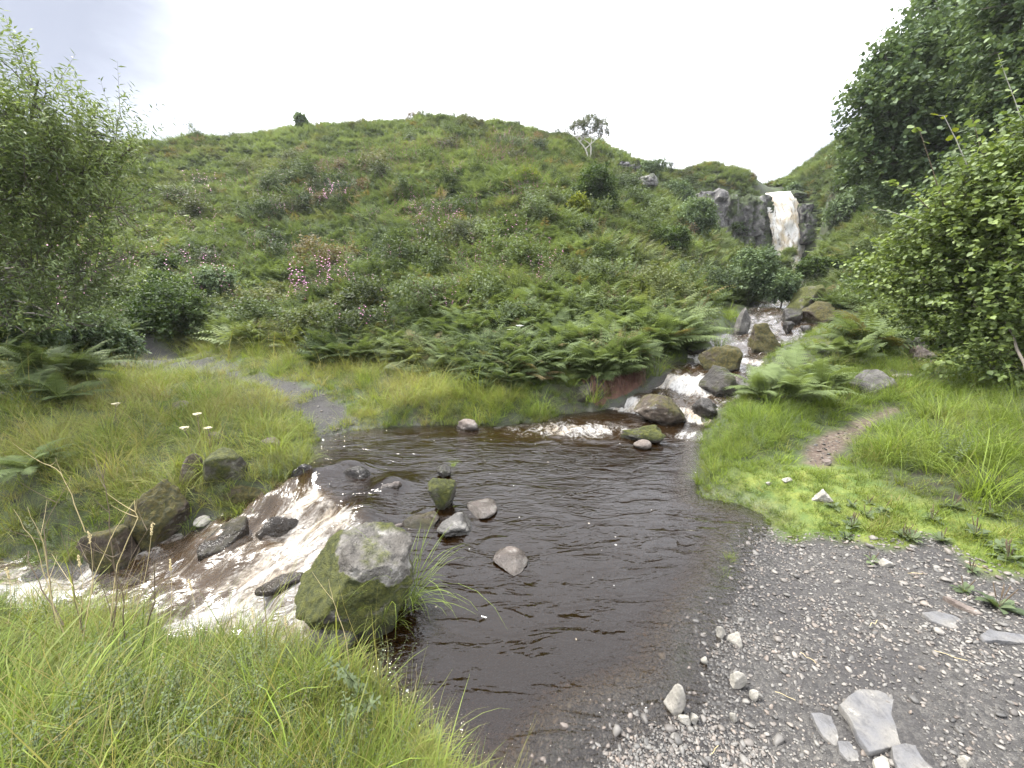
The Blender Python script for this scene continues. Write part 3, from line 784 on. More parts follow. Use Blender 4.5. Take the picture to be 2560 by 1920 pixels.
rock('boulder', 'broad brown mossy boulder below the perched boulder', (1988, 752, 2096, 812), BROWNMOSS, 75, 'boulder', K=6, sub=5, group=BANK, mossadd=.05)
rock('rock', 'black wet rock at the left foot of the broad brown boulder', (1948, 770, 2004, 812), DARK, 76, K=6, sub=5, group=BANK, wetband=.2)
rock('stone', 'small black stone in the white water above the rounded boulder', (1954, 802, 1984, 832), DARK, 77, K=6, group=BANK, wetband=.3)
rock('stone', 'round black stone in the rightmost thread of white water', (1996, 812, 2032, 834), DARK, 78, K=5, group=BANK, wetband=.3)
rock('rock', 'bare grey slabby rock right of the bright fern clump', (2112, 922, 2236, 988), GREY, 80, K=6, sub=5, noise=.05, group=BANK, mossadd=-.25, planes=[((.1, -.35, .9), .5)], sink=.5)
rock('rock', 'grey rock with a pale ledge below the leafy shrub', (2244, 842, 2318, 880), GREY, 82, K=7, sub=5, group=BANK, mossadd=-.2)
rock('rock', 'tan rock just under the grey ledge rock by the shrub', (2262, 862, 2346, 908), PINK, 83, K=7, sub=5, group=BANK)
rock('stone', 'low pale stone in the grass below the tan rock', (2228, 932, 2286, 946), PALE, 84, K=6, group=BANK)
rock('stone', 'pale triangular stone on the bright moss beside the gravel', (2026, 1220, 2082, 1256), PALE, 86, K=7, sub=5, group=BANK)
rock('stone', 'small grey stone in the short grass near the water edge', (1952, 1192, 1980, 1208), PALE, 87, K=6, group=BANK)
rock('stone', 'tiny white stone on the moss by the pool corner', (1912, 1202, 1930, 1214), PALE, 88, K=6, group=BANK)
rock('stone', 'tan stone lying on the bare earth footpath', (2052, 1146, 2078, 1164), PINK, 89, K=6, group=BANK)
rock('rock', 'grey rock poking through the meadow grass by the track', (432, 1000, 484, 1026), PINK, 91, K=6, sub=4, group=BANK)
rock('rock', 'low grey rock between grass tufts at the pool corner of the meadow', (650, 1092, 704, 1124), PINK, 92, K=6, sub=4, group=BANK)
rock('rock', 'pale brown rock behind the dried umbel plant on the meadow edge', (520, 1078, 570, 1104), PINK, 93, K=6, sub=4, group=BANK)
rock('rock', 'brown rock half buried in the foreground grass', (800, 1836, 880, 1880), PINK, 94, K=6, sub=4, group=BANK)

# pale stones on the gravel
SH = 'pale stones lying on the gravel'
for lab, bb, sd in (('narrow upright cream stone on the wet gravel, smaller of a pair', (1788, 1566, 1810, 1597), 101), ('rounded cream stone on the gravel beside a narrower one', (1813, 1578, 1856, 1613), 102),
        ('long cream stone with a waist lying on the dark gravel', (1820, 1680, 1864, 1724), 103), ('small cream stone touching the foot of the waisted stone', (1870, 1726, 1896, 1752), 104),
        ('large pale wedge shaped stone at the very edge of the ford', (1654, 1712, 1710, 1786), 105), ('pinkish oval pebble on the gravel below the wedge shaped stone', (1692, 1790, 1726, 1814), 106),
        ('squarish white pebble beside the pinkish oval pebble', (1722, 1786, 1744, 1808), 107), ('pale round pebble on bare dark silt', (1820, 1782, 1842, 1806), 108),
        ('pale pebble close to the water above the wedge shaped stone', (1750, 1642, 1768, 1662), 109), ('flat pale stone lying far out on the gravel', (2192, 1398, 2232, 1418), 110),
        ('grey pointed pebble in the bottom corner beside the cracked slab', (2388, 1886, 2432, 1920), 111)):
    rock('pebble', lab, bb, PALE, sd, 'pebble', group=SH, K=6, sub=4, noise=.05, sink=.4, dr=.7)

def slab(name, label, pix, thick, mat, seed, group='flat slabs set in the gravel', tilt=(0, 0)):
    pts = np.array([onto(px, py)[0] for px, py in pix])
    c = pts.mean(0); z0 = shape(np.array([c[0]]), np.array([c[1]]))[0][0]
    q = pts[:, :2] - c[:2]
    n = 72
    seg = np.r_[q, q[:1]]; L = np.r_[0, np.cumsum(np.hypot(*np.diff(seg, axis=0).T))]
    s = np.linspace(0, L[-1], n, endpoint=False)
    ox, oy = np.interp(s, L, seg[:, 0]), np.interp(s, L, seg[:, 1])
    size = math.sqrt(abs((q[:, 0] * np.roll(q[:, 1], -1) - q[:, 1] * np.roll(q[:, 0], -1)).sum() / 2))
    jit = 1 + .03 * fbm(np.stack([ox / size * 5, oy / size * 5, 0 * ox + seed], 1), 3, seed)
    ox, oy = ox * jit, oy * jit
    rings = [(1.0, -thick * 1.2), (1.01, 0), (1.0, thick * .75), (.985, thick * .96), (.96, thick)] + [(k, thick) for k in (.8, .65, .5, .35, .2, .08)]
    V = []
    for k, z in rings:
        x, y = ox * k, oy * k
        zz = z + np.zeros(n)
        if z >= thick * .5: zz = zz + thick * .22 * fbm(np.stack([x / size * 3, y / size * 3, 0 * x + seed], 1), 4, seed + 1) + tilt[0] * x + tilt[1] * y
        V.append(np.stack([x, y, zz], 1))
    V = np.concatenate(V + [np.array([[0, 0, thick]])])
    m = len(rings); i = np.arange(m - 1)[:, None] * n; j = np.arange(n)[None]; k = (j + 1) % n
    F4 = np.stack([i + j, i + k, i + n + k, i + n + j], 2).reshape(-1, 4)
    F3 = np.stack([(m - 1) * n + j[0], (m - 1) * n + k[0], np.full(n, m * n)], 1)
    me = mesh_np(name, V, [F4, F3], dict(wet=np.zeros(len(V)), mossy=np.zeros(len(V))), True, [mat])
    o = link(name, me, (c[0], c[1], z0 - thick * .45)); tag(o, label, 'stone slab', group)
    rock_feet.append((c[0], c[1], size * .5, size * .5, 0))
slab('slab', 'broad bluish grey cracked slab, largest of the flat stones in the gravel', [(2092, 1782), (2140, 1736), (2196, 1729), (2242, 1748), (2290, 1790), (2352, 1842), (2328, 1852), (2262, 1858), (2210, 1880), (2172, 1896), (2142, 1862), (2126, 1824)], .014, SLAB, 201)
slab('slab', 'greyish slab piece split from the left edge of the broad slab', [(2026, 1790), (2052, 1786), (2092, 1792), (2116, 1830), (2128, 1862), (2086, 1866), (2056, 1846), (2038, 1816)], .012, SLAB, 202)
slab('slab', 'small jagged slab piece below the left split piece', [(2092, 1858), (2122, 1856), (2148, 1880), (2152, 1902), (2120, 1906), (2098, 1886)], .012, SLAB, 203)
slab('slab', 'smooth tan slab under the lower edge of the broad slab', [(2226, 1876), (2262, 1862), (2300, 1862), (2330, 1886), (2360, 1920), (2350, 1960), (2250, 1950), (2230, 1905)], .014, SLAB, 204)
slab('slab', 'small cream slab piece left of the smooth tan slab', [(2180, 1908), (2206, 1892), (2226, 1900), (2224, 1930), (2190, 1940)], .02, PALE, 205)
slab('slab', 'long pale slab at the right edge of the gravel', [(2446, 1596), (2470, 1584), (2520, 1586), (2590, 1592), (2600, 1612), (2520, 1612), (2460, 1608)], .035, SLAB, 206)
slab('slab', 'narrow tan plank shaped stone beside the plantain', [(2356, 1500), (2372, 1499), (2420, 1520), (2458, 1538), (2440, 1540), (2390, 1520)], .03, PINK, 207)
slab('slab', 'flat grey stone sunk flush in the gravel near the plantain', [(2302, 1540), (2340, 1532), (2390, 1540), (2416, 1562), (2380, 1572), (2330, 1558)], .012, SLAB, 208)

# ---------------------------------------------------------------- crags
def crag(name, label, bb, Y, D, mat, seed, blocks=(1.1, 1.1, .8), lean=0.0, mossadd=0.0, push=.35):
    x0, y0, x1, y1 = bb
    t = P((x0 + x1) / 2, y1, Y=Y); b = P(x0, y1, Y=Y); e = P(x1, y1, Y=Y); tp = P((x0 + x1) / 2, y0, Y=Y)
    W = e[0] - b[0]; Hh = tp[2] - t[2]
    c = np.array((t[0], Y + D * .5, (t[2] + tp[2]) / 2))
    v, f = ico(6)
    p = v / (np.abs(v) ** 7).sum(1)[:, None] ** (1 / 7.0)          # rounded block
    p = p * (W / 2, D / 2, Hh / 2)
    q = p / blocks + seed * 7.7
    q = q + .25 * np.stack([vnoise(q * .9, seed), vnoise(q * .9, seed + 1), vnoise(q * .9, seed + 2)], 1)
    cell = np.floor(q); fr = q - cell
    cell = cell.astype(np.int64)
    hsh = _hash(cell[:, 0], cell[:, 1], cell[:, 2], seed)
    edge = np.minimum(np.minimum(fr[:, 0], 1 - fr[:, 0]), np.minimum(fr[:, 2] + .02, 1.02 - fr[:, 2]))
    crack = sst(.0, .05, edge)
    n = p / (np.abs(p).max(1)[:, None] + 1e-6)
    q2 = q * 2.3 + .35 * np.stack([vnoise(q * 2, seed + 5), vnoise(q * 2, seed + 6), vnoise(q * 2, seed + 8)], 1)
    c2 = np.floor(q2).astype(np.int64); f2 = q2 - np.floor(q2); e2 = np.minimum(np.minimum(f2[:, 0], 1 - f2[:, 0]), np.minimum(f2[:, 2], 1 - f2[:, 2]))
    disp = push * (1.0 * hsh) * crack - push * .3 * (1 - crack) + push * .45 * _hash(c2[:, 0], c2[:, 1], c2[:, 2], seed + 2) * sst(0, .08, e2) + .30 * fbm(p * .8, 5, seed + 7)
    top = sst(.3, 1.0, p[:, 2] / (Hh / 2))
    nrm = np.stack([n[:, 0] * .4, np.sign(n[:, 1]) * np.abs(n[:, 1]), .3 * n[:, 2]], 1)
    p = p + nrm * disp[:, None]
    p[:, 1] += lean * (p[:, 2] / Hh)
    p[:, 2] += top * .35 * fbm(p * (.8, .8, 0), 3, seed + 3)
    me = mesh_np(name, p, f, dict(wet=np.zeros(len(p)), mossy=np.full(len(p), mossadd)), False, [mat])
    o = link(name, me, c); tag(o, label, 'crag')
    return o
crag('crag', 'pale jointed rock pillar at the left end of the crag beside the waterfall', (1738, 472, 1806, 622), 36.6, 3.2, CRAGM, 301, (1.0, 1.4, 1.1), .5, -.14)
crag('crag', 'dark mossy crag wall directly left of the waterfall', (1798, 480, 1930, 640), 37.2, 3.6, CRAGM, 302, (.75, 1.2, 2.6), .5, .05, .55)
crag('crag', 'dark rock rib hugging the right edge of the waterfall', (2000, 505, 2034, 610), 36.4, 2.4, CRAGM, 303, (.8, 1, .9), .6, .08)
crag('crag', 'dark rock knob at the top right corner of the waterfall', (1986, 480, 2010, 506), 38.0, 1.4, CRAGM, 304, (.8, 1, .6), .2, .16)
crag('crag', 'grey outcrop broken by turf just under the crown of the hill', (1102, 332, 1246, 388), 34.8, 3.0, CRAGM, 305, (1.0, 1.4, .9), .9, -.04, .5)
crag('crag', 'small dark outcrop left of the grey hilltop outcrop', (992, 338, 1050, 374), 35.0, 2.5, CRAGM, 306, (.9, 1.2, .8), .6, .06)
crag('crag', 'pale broken outcrop halfway along the right shoulder of the hill', (1554, 438, 1640, 496), 31.6, 2.2, CRAGM, 307, (.8, 1.1, .7), .8, -.08, .45)
crag('crag', 'thin pale outcrop right of the rowan trunk', (1528, 402, 1600, 424), 34.8, 2.0, CRAGM, 308, (.9, 1.1, .6), .5, -.02, .4)
crag('rock', 'small white rock on the slope left of the leafy bush', (1588, 586, 1612, 616), 21.5, .8, CRAGM, 309, (.4, .5, .3), .1, -.3, .15)

crag('crag', 'black wet rock face showing through the strands of the waterfall', (1912, 494, 2016, 700), 39.2, 1.6, DARK, 310, (.8, 1.0, 1.4), .3, -.2, .3)
# ---------------------------------------------------------------- waterfall
def fall_mat():
    N = NT('falling_water')
    fl = N.attr('flow', vec=True)
    a = N.noise(1.0, 6, .65, N.scaled(fl, (5.5, 1.1, 1)), .5); b = N.noise(1.0, 5, .7, N.scaled(fl, (16, 4, 1)), .4)
    s = N.math('ADD', N.math('MULTIPLY', a, .6), N.math('MULTIPLY', b, .4))
    tan = N.ramp(N.noise(1.0, 3, .6, N.scaled(fl, (2.2, .9, 1)), .4), .36, .66)
    c = N.mix(tan, (.62, .61, .58), (.46, .38, .26))
    c = N.mix(N.ramp(s, .50, .36), c, (.17, .135, .095))
    e = N.attr('edge')
    g = N.ramp(N.math('ADD', N.math('MULTIPLY', e, 12.0), N.math('MULTIPLY', N.math('SUBTRACT', s, .5), 6.0)), -.2, .5)
    tr = N.n('ShaderNodeBsdfTransparent'); mx = N.n('ShaderNodeMixShader'); N.l(g, mx.inputs[0]); N.l(tr.outputs[0], mx.inputs[1]); N.l(N.pbsdf(c, .55, N.bump(s, .9, .25), .2), mx.inputs[2])
    return N.done(mx.outputs[0])
lx = np.interp(np.linspace(0, 1, 60), [0, .12, .35, .6, 1], [1916, 1918, 1924, 1930, 1934])
rx = np.interp(np.linspace(0, 1, 60), [0, .1, .2, .55, .8, 1], [1990, 2000, 2014, 2012, 2006, 1998])
ys = np.interp(np.linspace(0, 1, 60), [0, 1], [482, 700])
YY = np.interp(np.linspace(0, 1, 60), [0, .08, .3, .5, 1], [38.8, 38.0, 37.4, 37.1, 36.2])
V, FL = [], []
for r in range(60):
    for k in range(34):
        s_ = k / 33
        x, y, z = P(lx[r] + (rx[r] - lx[r]) * s_, ys[r], Y=YY[r])
        y -= .5 * math.sin(math.pi * s_)
        V.append((x, y, z)); FL.append((s_ * 2.4, (700 - ys[r]) / 30, 0))
V = np.array(V); FL = np.array(FL)
V[:, 1] += .35 * fbm(FL * (2.5, .8, 1), 4, 71) 
V[:, 0] += .10 * fbm(FL * (1.5, 2.2, 1) + 5, 3, 72)
i = (np.arange(59)[:, None] * 34 + np.arange(33)[None]).ravel()
me = mesh_np('waterfall', V, np.stack([i, i + 34, i + 35, i + 1], 1), dict(flow=FL, edge=np.minimum(FL[:, 0] / 2.4, 1 - FL[:, 0] / 2.4)), True, [fall_mat()])
o = link('waterfall', me); tag(o, 'white and tan waterfall pouring over the notch in the crag', 'waterfall')
sm = o.modifiers.new('body', 'SOLIDIFY'); sm.thickness = .5; sm.offset = -1
# ================================================================== VEGETATION
GRASS = leaf_mat('grass_blades', (.066, .108, .018), (.205, .280, .046), (.36, .29, .13), inst=True, transl=.38, rough=.42)
FERNM = leaf_mat('bracken_fronds', (.048, .078, .028), (.172, .222, .086), (.19, .115, .055), inst=True, transl=.34, rough=.5)
WEEDM = leaf_mat('weed_leaves', (.050, .078, .042), (.135, .170, .085), (.22, .12, .09), inst=True, transl=.32, rough=.5)
PINKM = NT('willowherb_petals'); PINKM = PINKM.done(PINKM.pbsdf((.42, .15, .30), .6))
STRAW = NT('straw'); STRAW = STRAW.done(STRAW.pbsdf((.42, .34, .18), .7))
TWIG = bark_mat('dead_stem', (.06, .045, .03), (.16, .12, .075))
WHITEF = NT('umbel_flowers'); WHITEF = WHITEF.done(WHITEF.pbsdf((.70, .70, .62), .7))

# ---------------------------------------------------------------- prototypes
def grass_proto(name, n, h, spread, lean, width, curl, seed, hvar=.35, segs=4, seeds=0):
    r = np.random.default_rng(seed)
    A = Acc()
    for k in range(n):
        a = r.uniform(0, 2 * np.pi); rr = spread * math.sqrt(r.uniform())
        base = np.array((rr * math.cos(a), rr * math.sin(a), -.02))
        az = a + r.normal(0, .7) if r.uniform() < .7 else r.uniform(0, 6.28)
        hh = h * (1 + hvar * r.normal()); hh = max(hh, h * .3)
        l0 = abs(r.normal(lean, lean * .5)); cu = curl * r.uniform(.4, 1.5)
        w = width * r.uniform(.6, 1.3)
        s = np.linspace(0, 1, segs + 1)
        th = np.clip(l0 + cu * s ** 1.4, 0, 2.5)
        dxy = np.sin(th); dz = np.cos(th)
        px = np.r_[0, np.cumsum((dxy[1:] + dxy[:-1]) / 2)] * hh / segs; pz = np.r_[0, np.cumsum((dz[1:] + dz[:-1]) / 2)] * hh / segs
        c, sn = math.cos(az), math.sin(az)
        mid = base + np.stack([px * c, px * sn, pz], 1)
        tw = az + np.pi / 2 + r.normal(0, .5)
        side = np.array((math.cos(tw), math.sin(tw), 0))
        ww = w * (1 - s ** 2.2) * .5 + .0003
        V = np.concatenate([mid + side * ww[:, None], mid - side * ww[:, None]])
        i = np.arange(segs); F = np.stack([i, i + 1, i + segs + 2, i + segs + 1], 1)
        A.add(V, F, leafv=r.uniform() ** 2)
    return proto(name, A.mesh(name, [GRASS]))

def frond(A, r, L, npair, width, elev, droop, az, prof='fern', leaflets=5, roll=0.0, stalk=.15, lv=0.3):
    s = np.linspace(0, 1, 13)
    th = elev - droop * s ** 1.3
    step = L / 12
    x = np.r_[0, np.cumsum(np.cos(th[:-1]))] * step; z = np.r_[0, np.cumsum(np.sin(th[:-1]))] * step
    c, sn = math.cos(az), math.sin(az)
    def at(t):
        px = np.interp(t, s, x); pz = np.interp(t, s, z); a = np.interp(t, s, th)
        return np.array((px * c, px * sn, pz)), np.array((math.cos(a) * c, math.cos(a) * sn, math.sin(a)))
    side0 = np.array((-sn, c, 0))
    # stem
    pts = np.array([at(t)[0] for t in (0, .25, .5, .75, 1)])
    v, f = tube(pts, [.005 * L + .001, .004 * L + .001, .003 * L, .002 * L, .0008], 3)
    A.add(v, f, leafv=.15)
    ts = np.linspace(stalk, .98, npair)
    for t in ts:
        u = (t - stalk) / (1 - stalk)
        pl = width * ((1 - u) ** .8 * (.55 + .45 * min(1, u * 6)) if prof == 'bracken' else math.sin(math.pi * (.12 + .88 * u) ** .8) ** .8 * (1 - .25 * u))
        pl = max(pl, .06 * width)
        p, d = at(t)
        up = np.cross(d, side0); up = -up if up[2] < 0 else up
        for sg in (1, -1):
            sd = side0 * sg
            sd = sd * math.cos(roll) + up * math.sin(roll) * sg
            dirn = sd * .9 + d * (.32 + .2 * u) - up * .10 + r.normal(0, .06, 3)
            dirn /= np.linalg.norm(dirn)
            bw = np.cross(up, dirn); bw /= np.linalg.norm(bw) + 1e-9
            if leaflets <= 1:
                V = np.array([p, p + dirn * pl * .4 + bw * pl * .13, p + dirn * pl - up * pl * .18, p + dirn * pl * .4 - bw * pl * .13])
                A.add(V, [[0, 1, 2, 3]], leafv=lv * r.uniform(.3, 1.4))
            else:
                ks = np.arange(leaflets) / leaflets
                V, F = [], []
                for q in ks:
                    b0 = p + dirn * pl * q - up * pl * .16 * q * q
                    ll = pl * .30 * (1 - q) ** .8 + .012 * pl
                    wd = pl / leaflets * .95
                    for g in (1, -1):
                        tip = b0 + bw * g * ll + dirn * (wd * .6 + ll * .35) - up * ll * .12
                        n0 = len(V); V += [b0, b0 + dirn * wd, tip]; F.append([n0, n0 + 1, n0 + 2] if g < 0 else [n0 + 1, n0, n0 + 2])
                tip = p + dirn * pl * 1.05 - up * pl * .2
                n0 = len(V); V += [p + dirn * pl * .85 + bw * pl * .03, p + dirn * pl * .85 - bw * pl * .03, tip]; F.append([n0, n0 + 1, n0 + 2])
                A.add(np.array(V), F, leafv=lv * r.uniform(.3, 1.4))

def fern_proto(name, nf, L, npair, width, seed, prof='fern', leaflets=5, elev=(.7, 1.25), droop=(.9, 1.7), inst=True):
    r = np.random.default_rng(seed); A = Acc()
    for k in range(nf):
        az = 2 * np.pi * k / nf + r.normal(0, .35)
        frond(A, r, L * r.uniform(.65, 1.15), npair, width * r.uniform(.85, 1.1), r.uniform(*elev), r.uniform(*droop), az, prof, leaflets, r.normal(0, .2), .12 if prof == 'fern' else .3, .4)
    me = A.mesh(name, [FERNM])
    return proto(name, me) if inst else me

def weed_proto(name, ns, h, seed, leaf=.07, wid=.2, pink=0.0, mat=None, spread=.12):
    r = np.random.default_rng(seed); A = Acc()
    B = Acc()
    for k in range(ns):
        a = r.uniform(0, 6.28); rr = spread * math.sqrt(r.uniform())
        b = np.array((rr * math.cos(a), rr * math.sin(a), 0)); hh = h * r.uniform(.6, 1.1)
        ln = np.array((math.cos(a) * .25 + r.normal(0, .1), math.sin(a) * .25 + r.normal(0, .1), 1.0))
        s = np.linspace(0, 1, 5)
        path = b + np.outer(s, ln) * hh + np.outer(s ** 2, (r.normal(0, .08), r.normal(0, .08), 0)) * hh
        v, f = tube(path, np.linspace(.004, .0015, 5), 3); A.add(v, f, leafv=.1)
        nl = int(16 * hh / .8) + 6
        tt = np.linspace(.12, .98, nl)
        for i, t in enumerate(tt):
            p = np.array([np.interp(t, s, path[:, j]) for j in range(3)])
            az = i * 2.4 + r.normal(0, .3); ll = leaf * (1.2 - .75 * t) * r.uniform(.7, 1.2)
            if pink and t > .72 and r.uniform() < pink:
                d = np.array((math.cos(az), math.sin(az), .3)); w_ = np.array((-math.sin(az), math.cos(az), 0))
                B.add(np.array([p, p + d * .022 + w_ * .015, p + d * .036, p + d * .022 - w_ * .015]), [[0, 1, 2, 3]], leafv=0); continue
            el = r.uniform(-.2, .7)
            d = np.array((math.cos(az) * math.cos(el), math.sin(az) * math.cos(el), math.sin(el))); w_ = np.array((-math.sin(az), math.cos(az), 0))
            dn = np.array((0, 0, -.25 * ll))
            A.add(np.array([p, p + d * ll * .45 + w_ * ll * wid, p + d * ll + dn, p + d * ll * .45 - w_ * ll * wid]), [[0, 1, 2, 3]], leafv=r.uniform() ** 2 * .8)
    me = A.mesh(name, [mat or WEEDM])
    if B.n:
        nv = len(me.vertices)
        # petals join the same mesh with their own material
        vs = np.concatenate(A.v + B.v); f4 = np.concatenate(A.f4 + [f + A.n for f in B.f4])
        me = mesh_np(name, vs, f4, dict(leafv=np.concatenate(A.a['leafv'] + B.a['leafv'])), True, [mat or WEEDM, PINKM])
        mi = np.zeros(len(f4), np.int32); mi[sum(len(f) for f in A.f4):] = 1
        me.polygons.foreach_set('material_index', mi)
    return proto(name, me)

long_p = [grass_proto('long_grass_tuft', 24, .40, .10, .42, .0082, 1.3, 400 + k) for k in range(4)]
fine_p = [grass_proto('fine_grass_tuft', 34, .24, .09, .3, .0042, .7, 410 + k) for k in range(3)]
short_p = [grass_proto('short_grass_tuft', 36, .085, .07, .5, .0042, .6, 420 + k, segs=3) for k in range(3)]
flop_p = [grass_proto('arched_grass_tussock', 90, .55, .12, .40, .0055, 1.6, 430 + k, segs=6) for k in range(3)]
straw_p = [grass_proto('dry_straw_tuft', 7, .55, .12, .55, .0034, .5, 436 + k, segs=4) for k in range(3)]
brack_far = [fern_proto('bracken_plant', 9, .75, 11, .24, 440 + k, 'bracken', 1, (.75, 1.35), (.7, 1.5)) for k in range(4)]
brack_near = [fern_proto('bracken_plant', 9, .80, 15, .24, 450 + k, 'bracken', 5, (.7, 1.3), (.8, 1.6)) for k in range(4)]
fern_near = [fern_proto('fern_plant', 13, .80, 20, .15, 460 + k, 'fern', 5, (.6, 1.25), (.9, 1.7)) for k in range(3)]
weed_p = [weed_proto('leafy_weed', 9, .75, 470 + k) for k in range(3)]
herb_p = [weed_proto('pink_willowherb', 7, 1.1, 480 + k, .09, .14, .85) for k in range(3)]

def leaf_tpl(shape_):
    if shape_ == 'narrow':
        return np.array([(0, 0, 0), (.4, .5, .03), (1, 0, -.12), (.4, -.5, .03)]), np.array([[0, 1, 2, 3]])
    return np.array([(0, 0, 0), (.25, .42, .05), (.65, .40, .02), (1, 0, -.1), (.65, -.40, .02), (.25, -.42, .05)]), np.array([[0, 1, 2, 3], [0, 3, 4, 5]])

def crown_leaves(r, blobs, nshoot, shoot, per, ll, lw, shape_, up=.5, shell=.55, droop=.0, vary=.35, gaps=.25):
    """leafy shoots through the crown's blobs: returns leaf arrays and shoot paths"""
    B = np.array([b[:3] for b in blobs]); R = np.array([b[3] if np.ndim(b[3]) else (b[3],) * 3 for b in blobs], float)
    wgt = np.array([np.prod(q) ** (2 / 3) for q in R]); wgt /= wgt.sum()
    k = r.choice(len(B), nshoot, p=wgt)
    d = r.normal(size=(nshoot, 3)); d /= np.linalg.norm(d, axis=1, keepdims=True)
    d[:, 2] = np.where(d[:, 2] < -.55, -d[:, 2], d[:, 2])
    rad = (shell + (1 - shell) * r.uniform(size=nshoot) ** .6)
    c = B[k] + d * R[k] * rad[:, None]
    # uneven outline and gaps
    nn = fbm(c * 1.5 / np.mean(R) + 3.3, 3, 5)
    keep = nn > -gaps * 1.2 + r.normal(0, .1, nshoot) - .12
    c, d, nn = c[keep], d[keep], nn[keep]
    ns = len(c)
    dirn = d * .8 + np.array((0, 0, up)) + r.normal(0, .35, (ns, 3)); dirn /= np.linalg.norm(dirn, axis=1, keepdims=True)
    sl = shoot * r.uniform(.5, 1.3, ns)
    tt = (np.arange(per) + .5) / per
    P0 = c[:, None] + dirn[:, None] * (sl[:, None] * tt[None])[..., None]
    P0[..., 2] -= droop * (sl[:, None] * tt[None] ** 2)
    az = np.arange(per)[None] * 2.4 + r.uniform(0, 6.28, (ns, 1))
    sidev = basis(dirn, np.zeros(ns))
    ld = np.cos(az)[..., None] * sidev[:, None, :, 1] + np.sin(az)[..., None] * sidev[:, None, :, 2] + .65 * dirn[:, None]
    ld = ld + r.normal(0, .25, ld.shape); ld[..., 2] -= .12
    ld = ld.reshape(-1, 3); P0 = P0.reshape(-1, 3)
    n = len(P0)
    M = basis(ld, r.uniform(-.9, .9, n))
    L = ll * r.uniform(.65, 1.25, n)
    M = M * np.stack([L, L * lw, L], 1)[:, None, :]
    tv, tf = leaf_tpl(shape_)
    V, F = stamp(tv, tf, P0, M)
    tint = np.clip(.45 + .75 * np.repeat(nn, per) + r.normal(0, vary * .5, n), 0, 1)
    return V, F, np.repeat(tint, len(tv)), (c, dirn, sl)


SHRUBM = leaf_mat('low_shrub_leaves', (.040, .066, .030), (.125, .165, .062), (.20, .12, .08), inst=True, transl=.3)
def shrub_proto(k):
    r = np.random.default_rng(800 + k)
    bl = [(r.normal(0, .35), r.normal(0, .35), r.uniform(.3, .75), r.uniform(.3, .5)) for _ in range(5)]
    V, F, t_, _ = crown_leaves(r, bl, 260, .3, 7, .11, .5, 'narrow', .8, .3)
    return proto('low_shrub', mesh_np('low_shrub', V, F, dict(leafv=np.clip(t_ - .3, 0, 1)), True, [SHRUBM]))
shrub_p = [shrub_proto(k) for k in range(3)]

# ---------------------------------------------------------------- where cover may grow
def clear_of_rocks(x, y, grow=1.0):
    ok = np.ones(len(x), bool)
    for cx, cy, a, b, an in rock_feet:
        dx, dy = x - cx, y - cy
        c, s = math.cos(-an), math.sin(-an)
        u = (dx * c - dy * s) / (a * grow + 1e-6); v = (dx * s + dy * c) / (b * grow + 1e-6)
        ok &= (u * u + v * v) > 1
    return ok

def slope_n(x, y, e=.12):
    hx = (shape(x + e, y)[0] - shape(x - e, y)[0]) / (2 * e); hy = (shape(x, y + e)[0] - shape(x, y - e)[0]) / (2 * e)
    return hx, hy

def logpolar(n, r0, r1, half=63, r=rng):
    rr = np.exp(r.uniform(math.log(r0), math.log(r1), n)); a = np.radians(r.uniform(-half, half, n))
    return rr * np.sin(a), rr * np.cos(a)

def rots(n, hx, hy, follow=.5, jit=.12, r=rng):
    rx = np.arctan(hy) * follow + r.normal(0, jit, n); ry = -np.arctan(hx) * follow + r.normal(0, jit, n)
    return np.stack([rx, ry, r.uniform(0, 6.283, n)], 1)

# ---------------------------------------------------------------- grass
N = 52000
x, y = logpolar(N, .75, 16)
bx_, by_ = rng.uniform(-6, 8.5, 30000), rng.uniform(.9, 12, 30000)
bd = sdf(bx_, by_, water_poly); bk = (bd < -.01) & (bd > -.55)
x, y = np.r_[x, bx_[bk]], np.r_[y, by_[bk]]; N = len(x)
z, m = shape(x, y)
dsh = m['shore'] + 1.3 * (.10 * n2(x, y, 2.2, 3, 41) + .05 * n2(x, y, 8, 2, 42))
dtr = sdf(x, y, track_poly); dpa = sdf(x, y, path_poly); dmo = sdf(x, y, moss_poly)
dist = np.hypot(x, y)
patch = n2(x, y, .8, 3, 81); fine = n2(x, y, 3.0, 2, 82)
ok = (m['d'] < -.03 + .05 * fine) & (dsh < -.05) & clear_of_rocks(x, y, .92)
onpath = dpa > -.05
ontrack = dtr > 0
ok &= ~onpath
strip_ = (dtr > .05) & (n2(x * .7 - y * .7, x * .2, 1.4, 3, 44) > -.02)
ok &= (~ontrack) | (strip_ & (rng.uniform(size=N) < .5))
moss_in = dmo > -.15
ok &= (~moss_in) | (rng.uniform(size=N) < .8 + .2 * (patch > 0))
# the bracken takes over up the slope
hill = sst(.55, 1.2, z) * (y > 5.5)
ok &= rng.uniform(size=N) > hill * .55
ok &= (fine > -.12) | moss_in | (rng.uniform(size=N) < .45)
sel = np.where(ok)[0]
x, y, z, dist, patch, fine, dmo, dtr, dsh, dpa = [a[sel] for a in (x, y, z, dist, patch, fine, dmo, dtr, dsh, dpa)]
n = len(sel)
hx, hy = slope_n(x, y)
side = np.clip(-x / 1.0, -1, 1)
short = (dmo > -.2) | ((dtr > -.35) & (rng.uniform(size=n) < .75)) | ((dsh > -.25) & (x > 0) & (rng.uniform(size=n) < .8)) | (dpa > -.18)
right = (x > 1.2)
u_ = rng.uniform(size=n)
pid = np.where(short, 7 + rng.integers(0, 3, n), np.where(u_ < .5, rng.integers(0, 4, n), np.where(u_ < .88, 4 + rng.integers(0, 3, n), 10 + rng.integers(0, 3, n))))
meadow = (x < -1.5) & (y > 2.6)
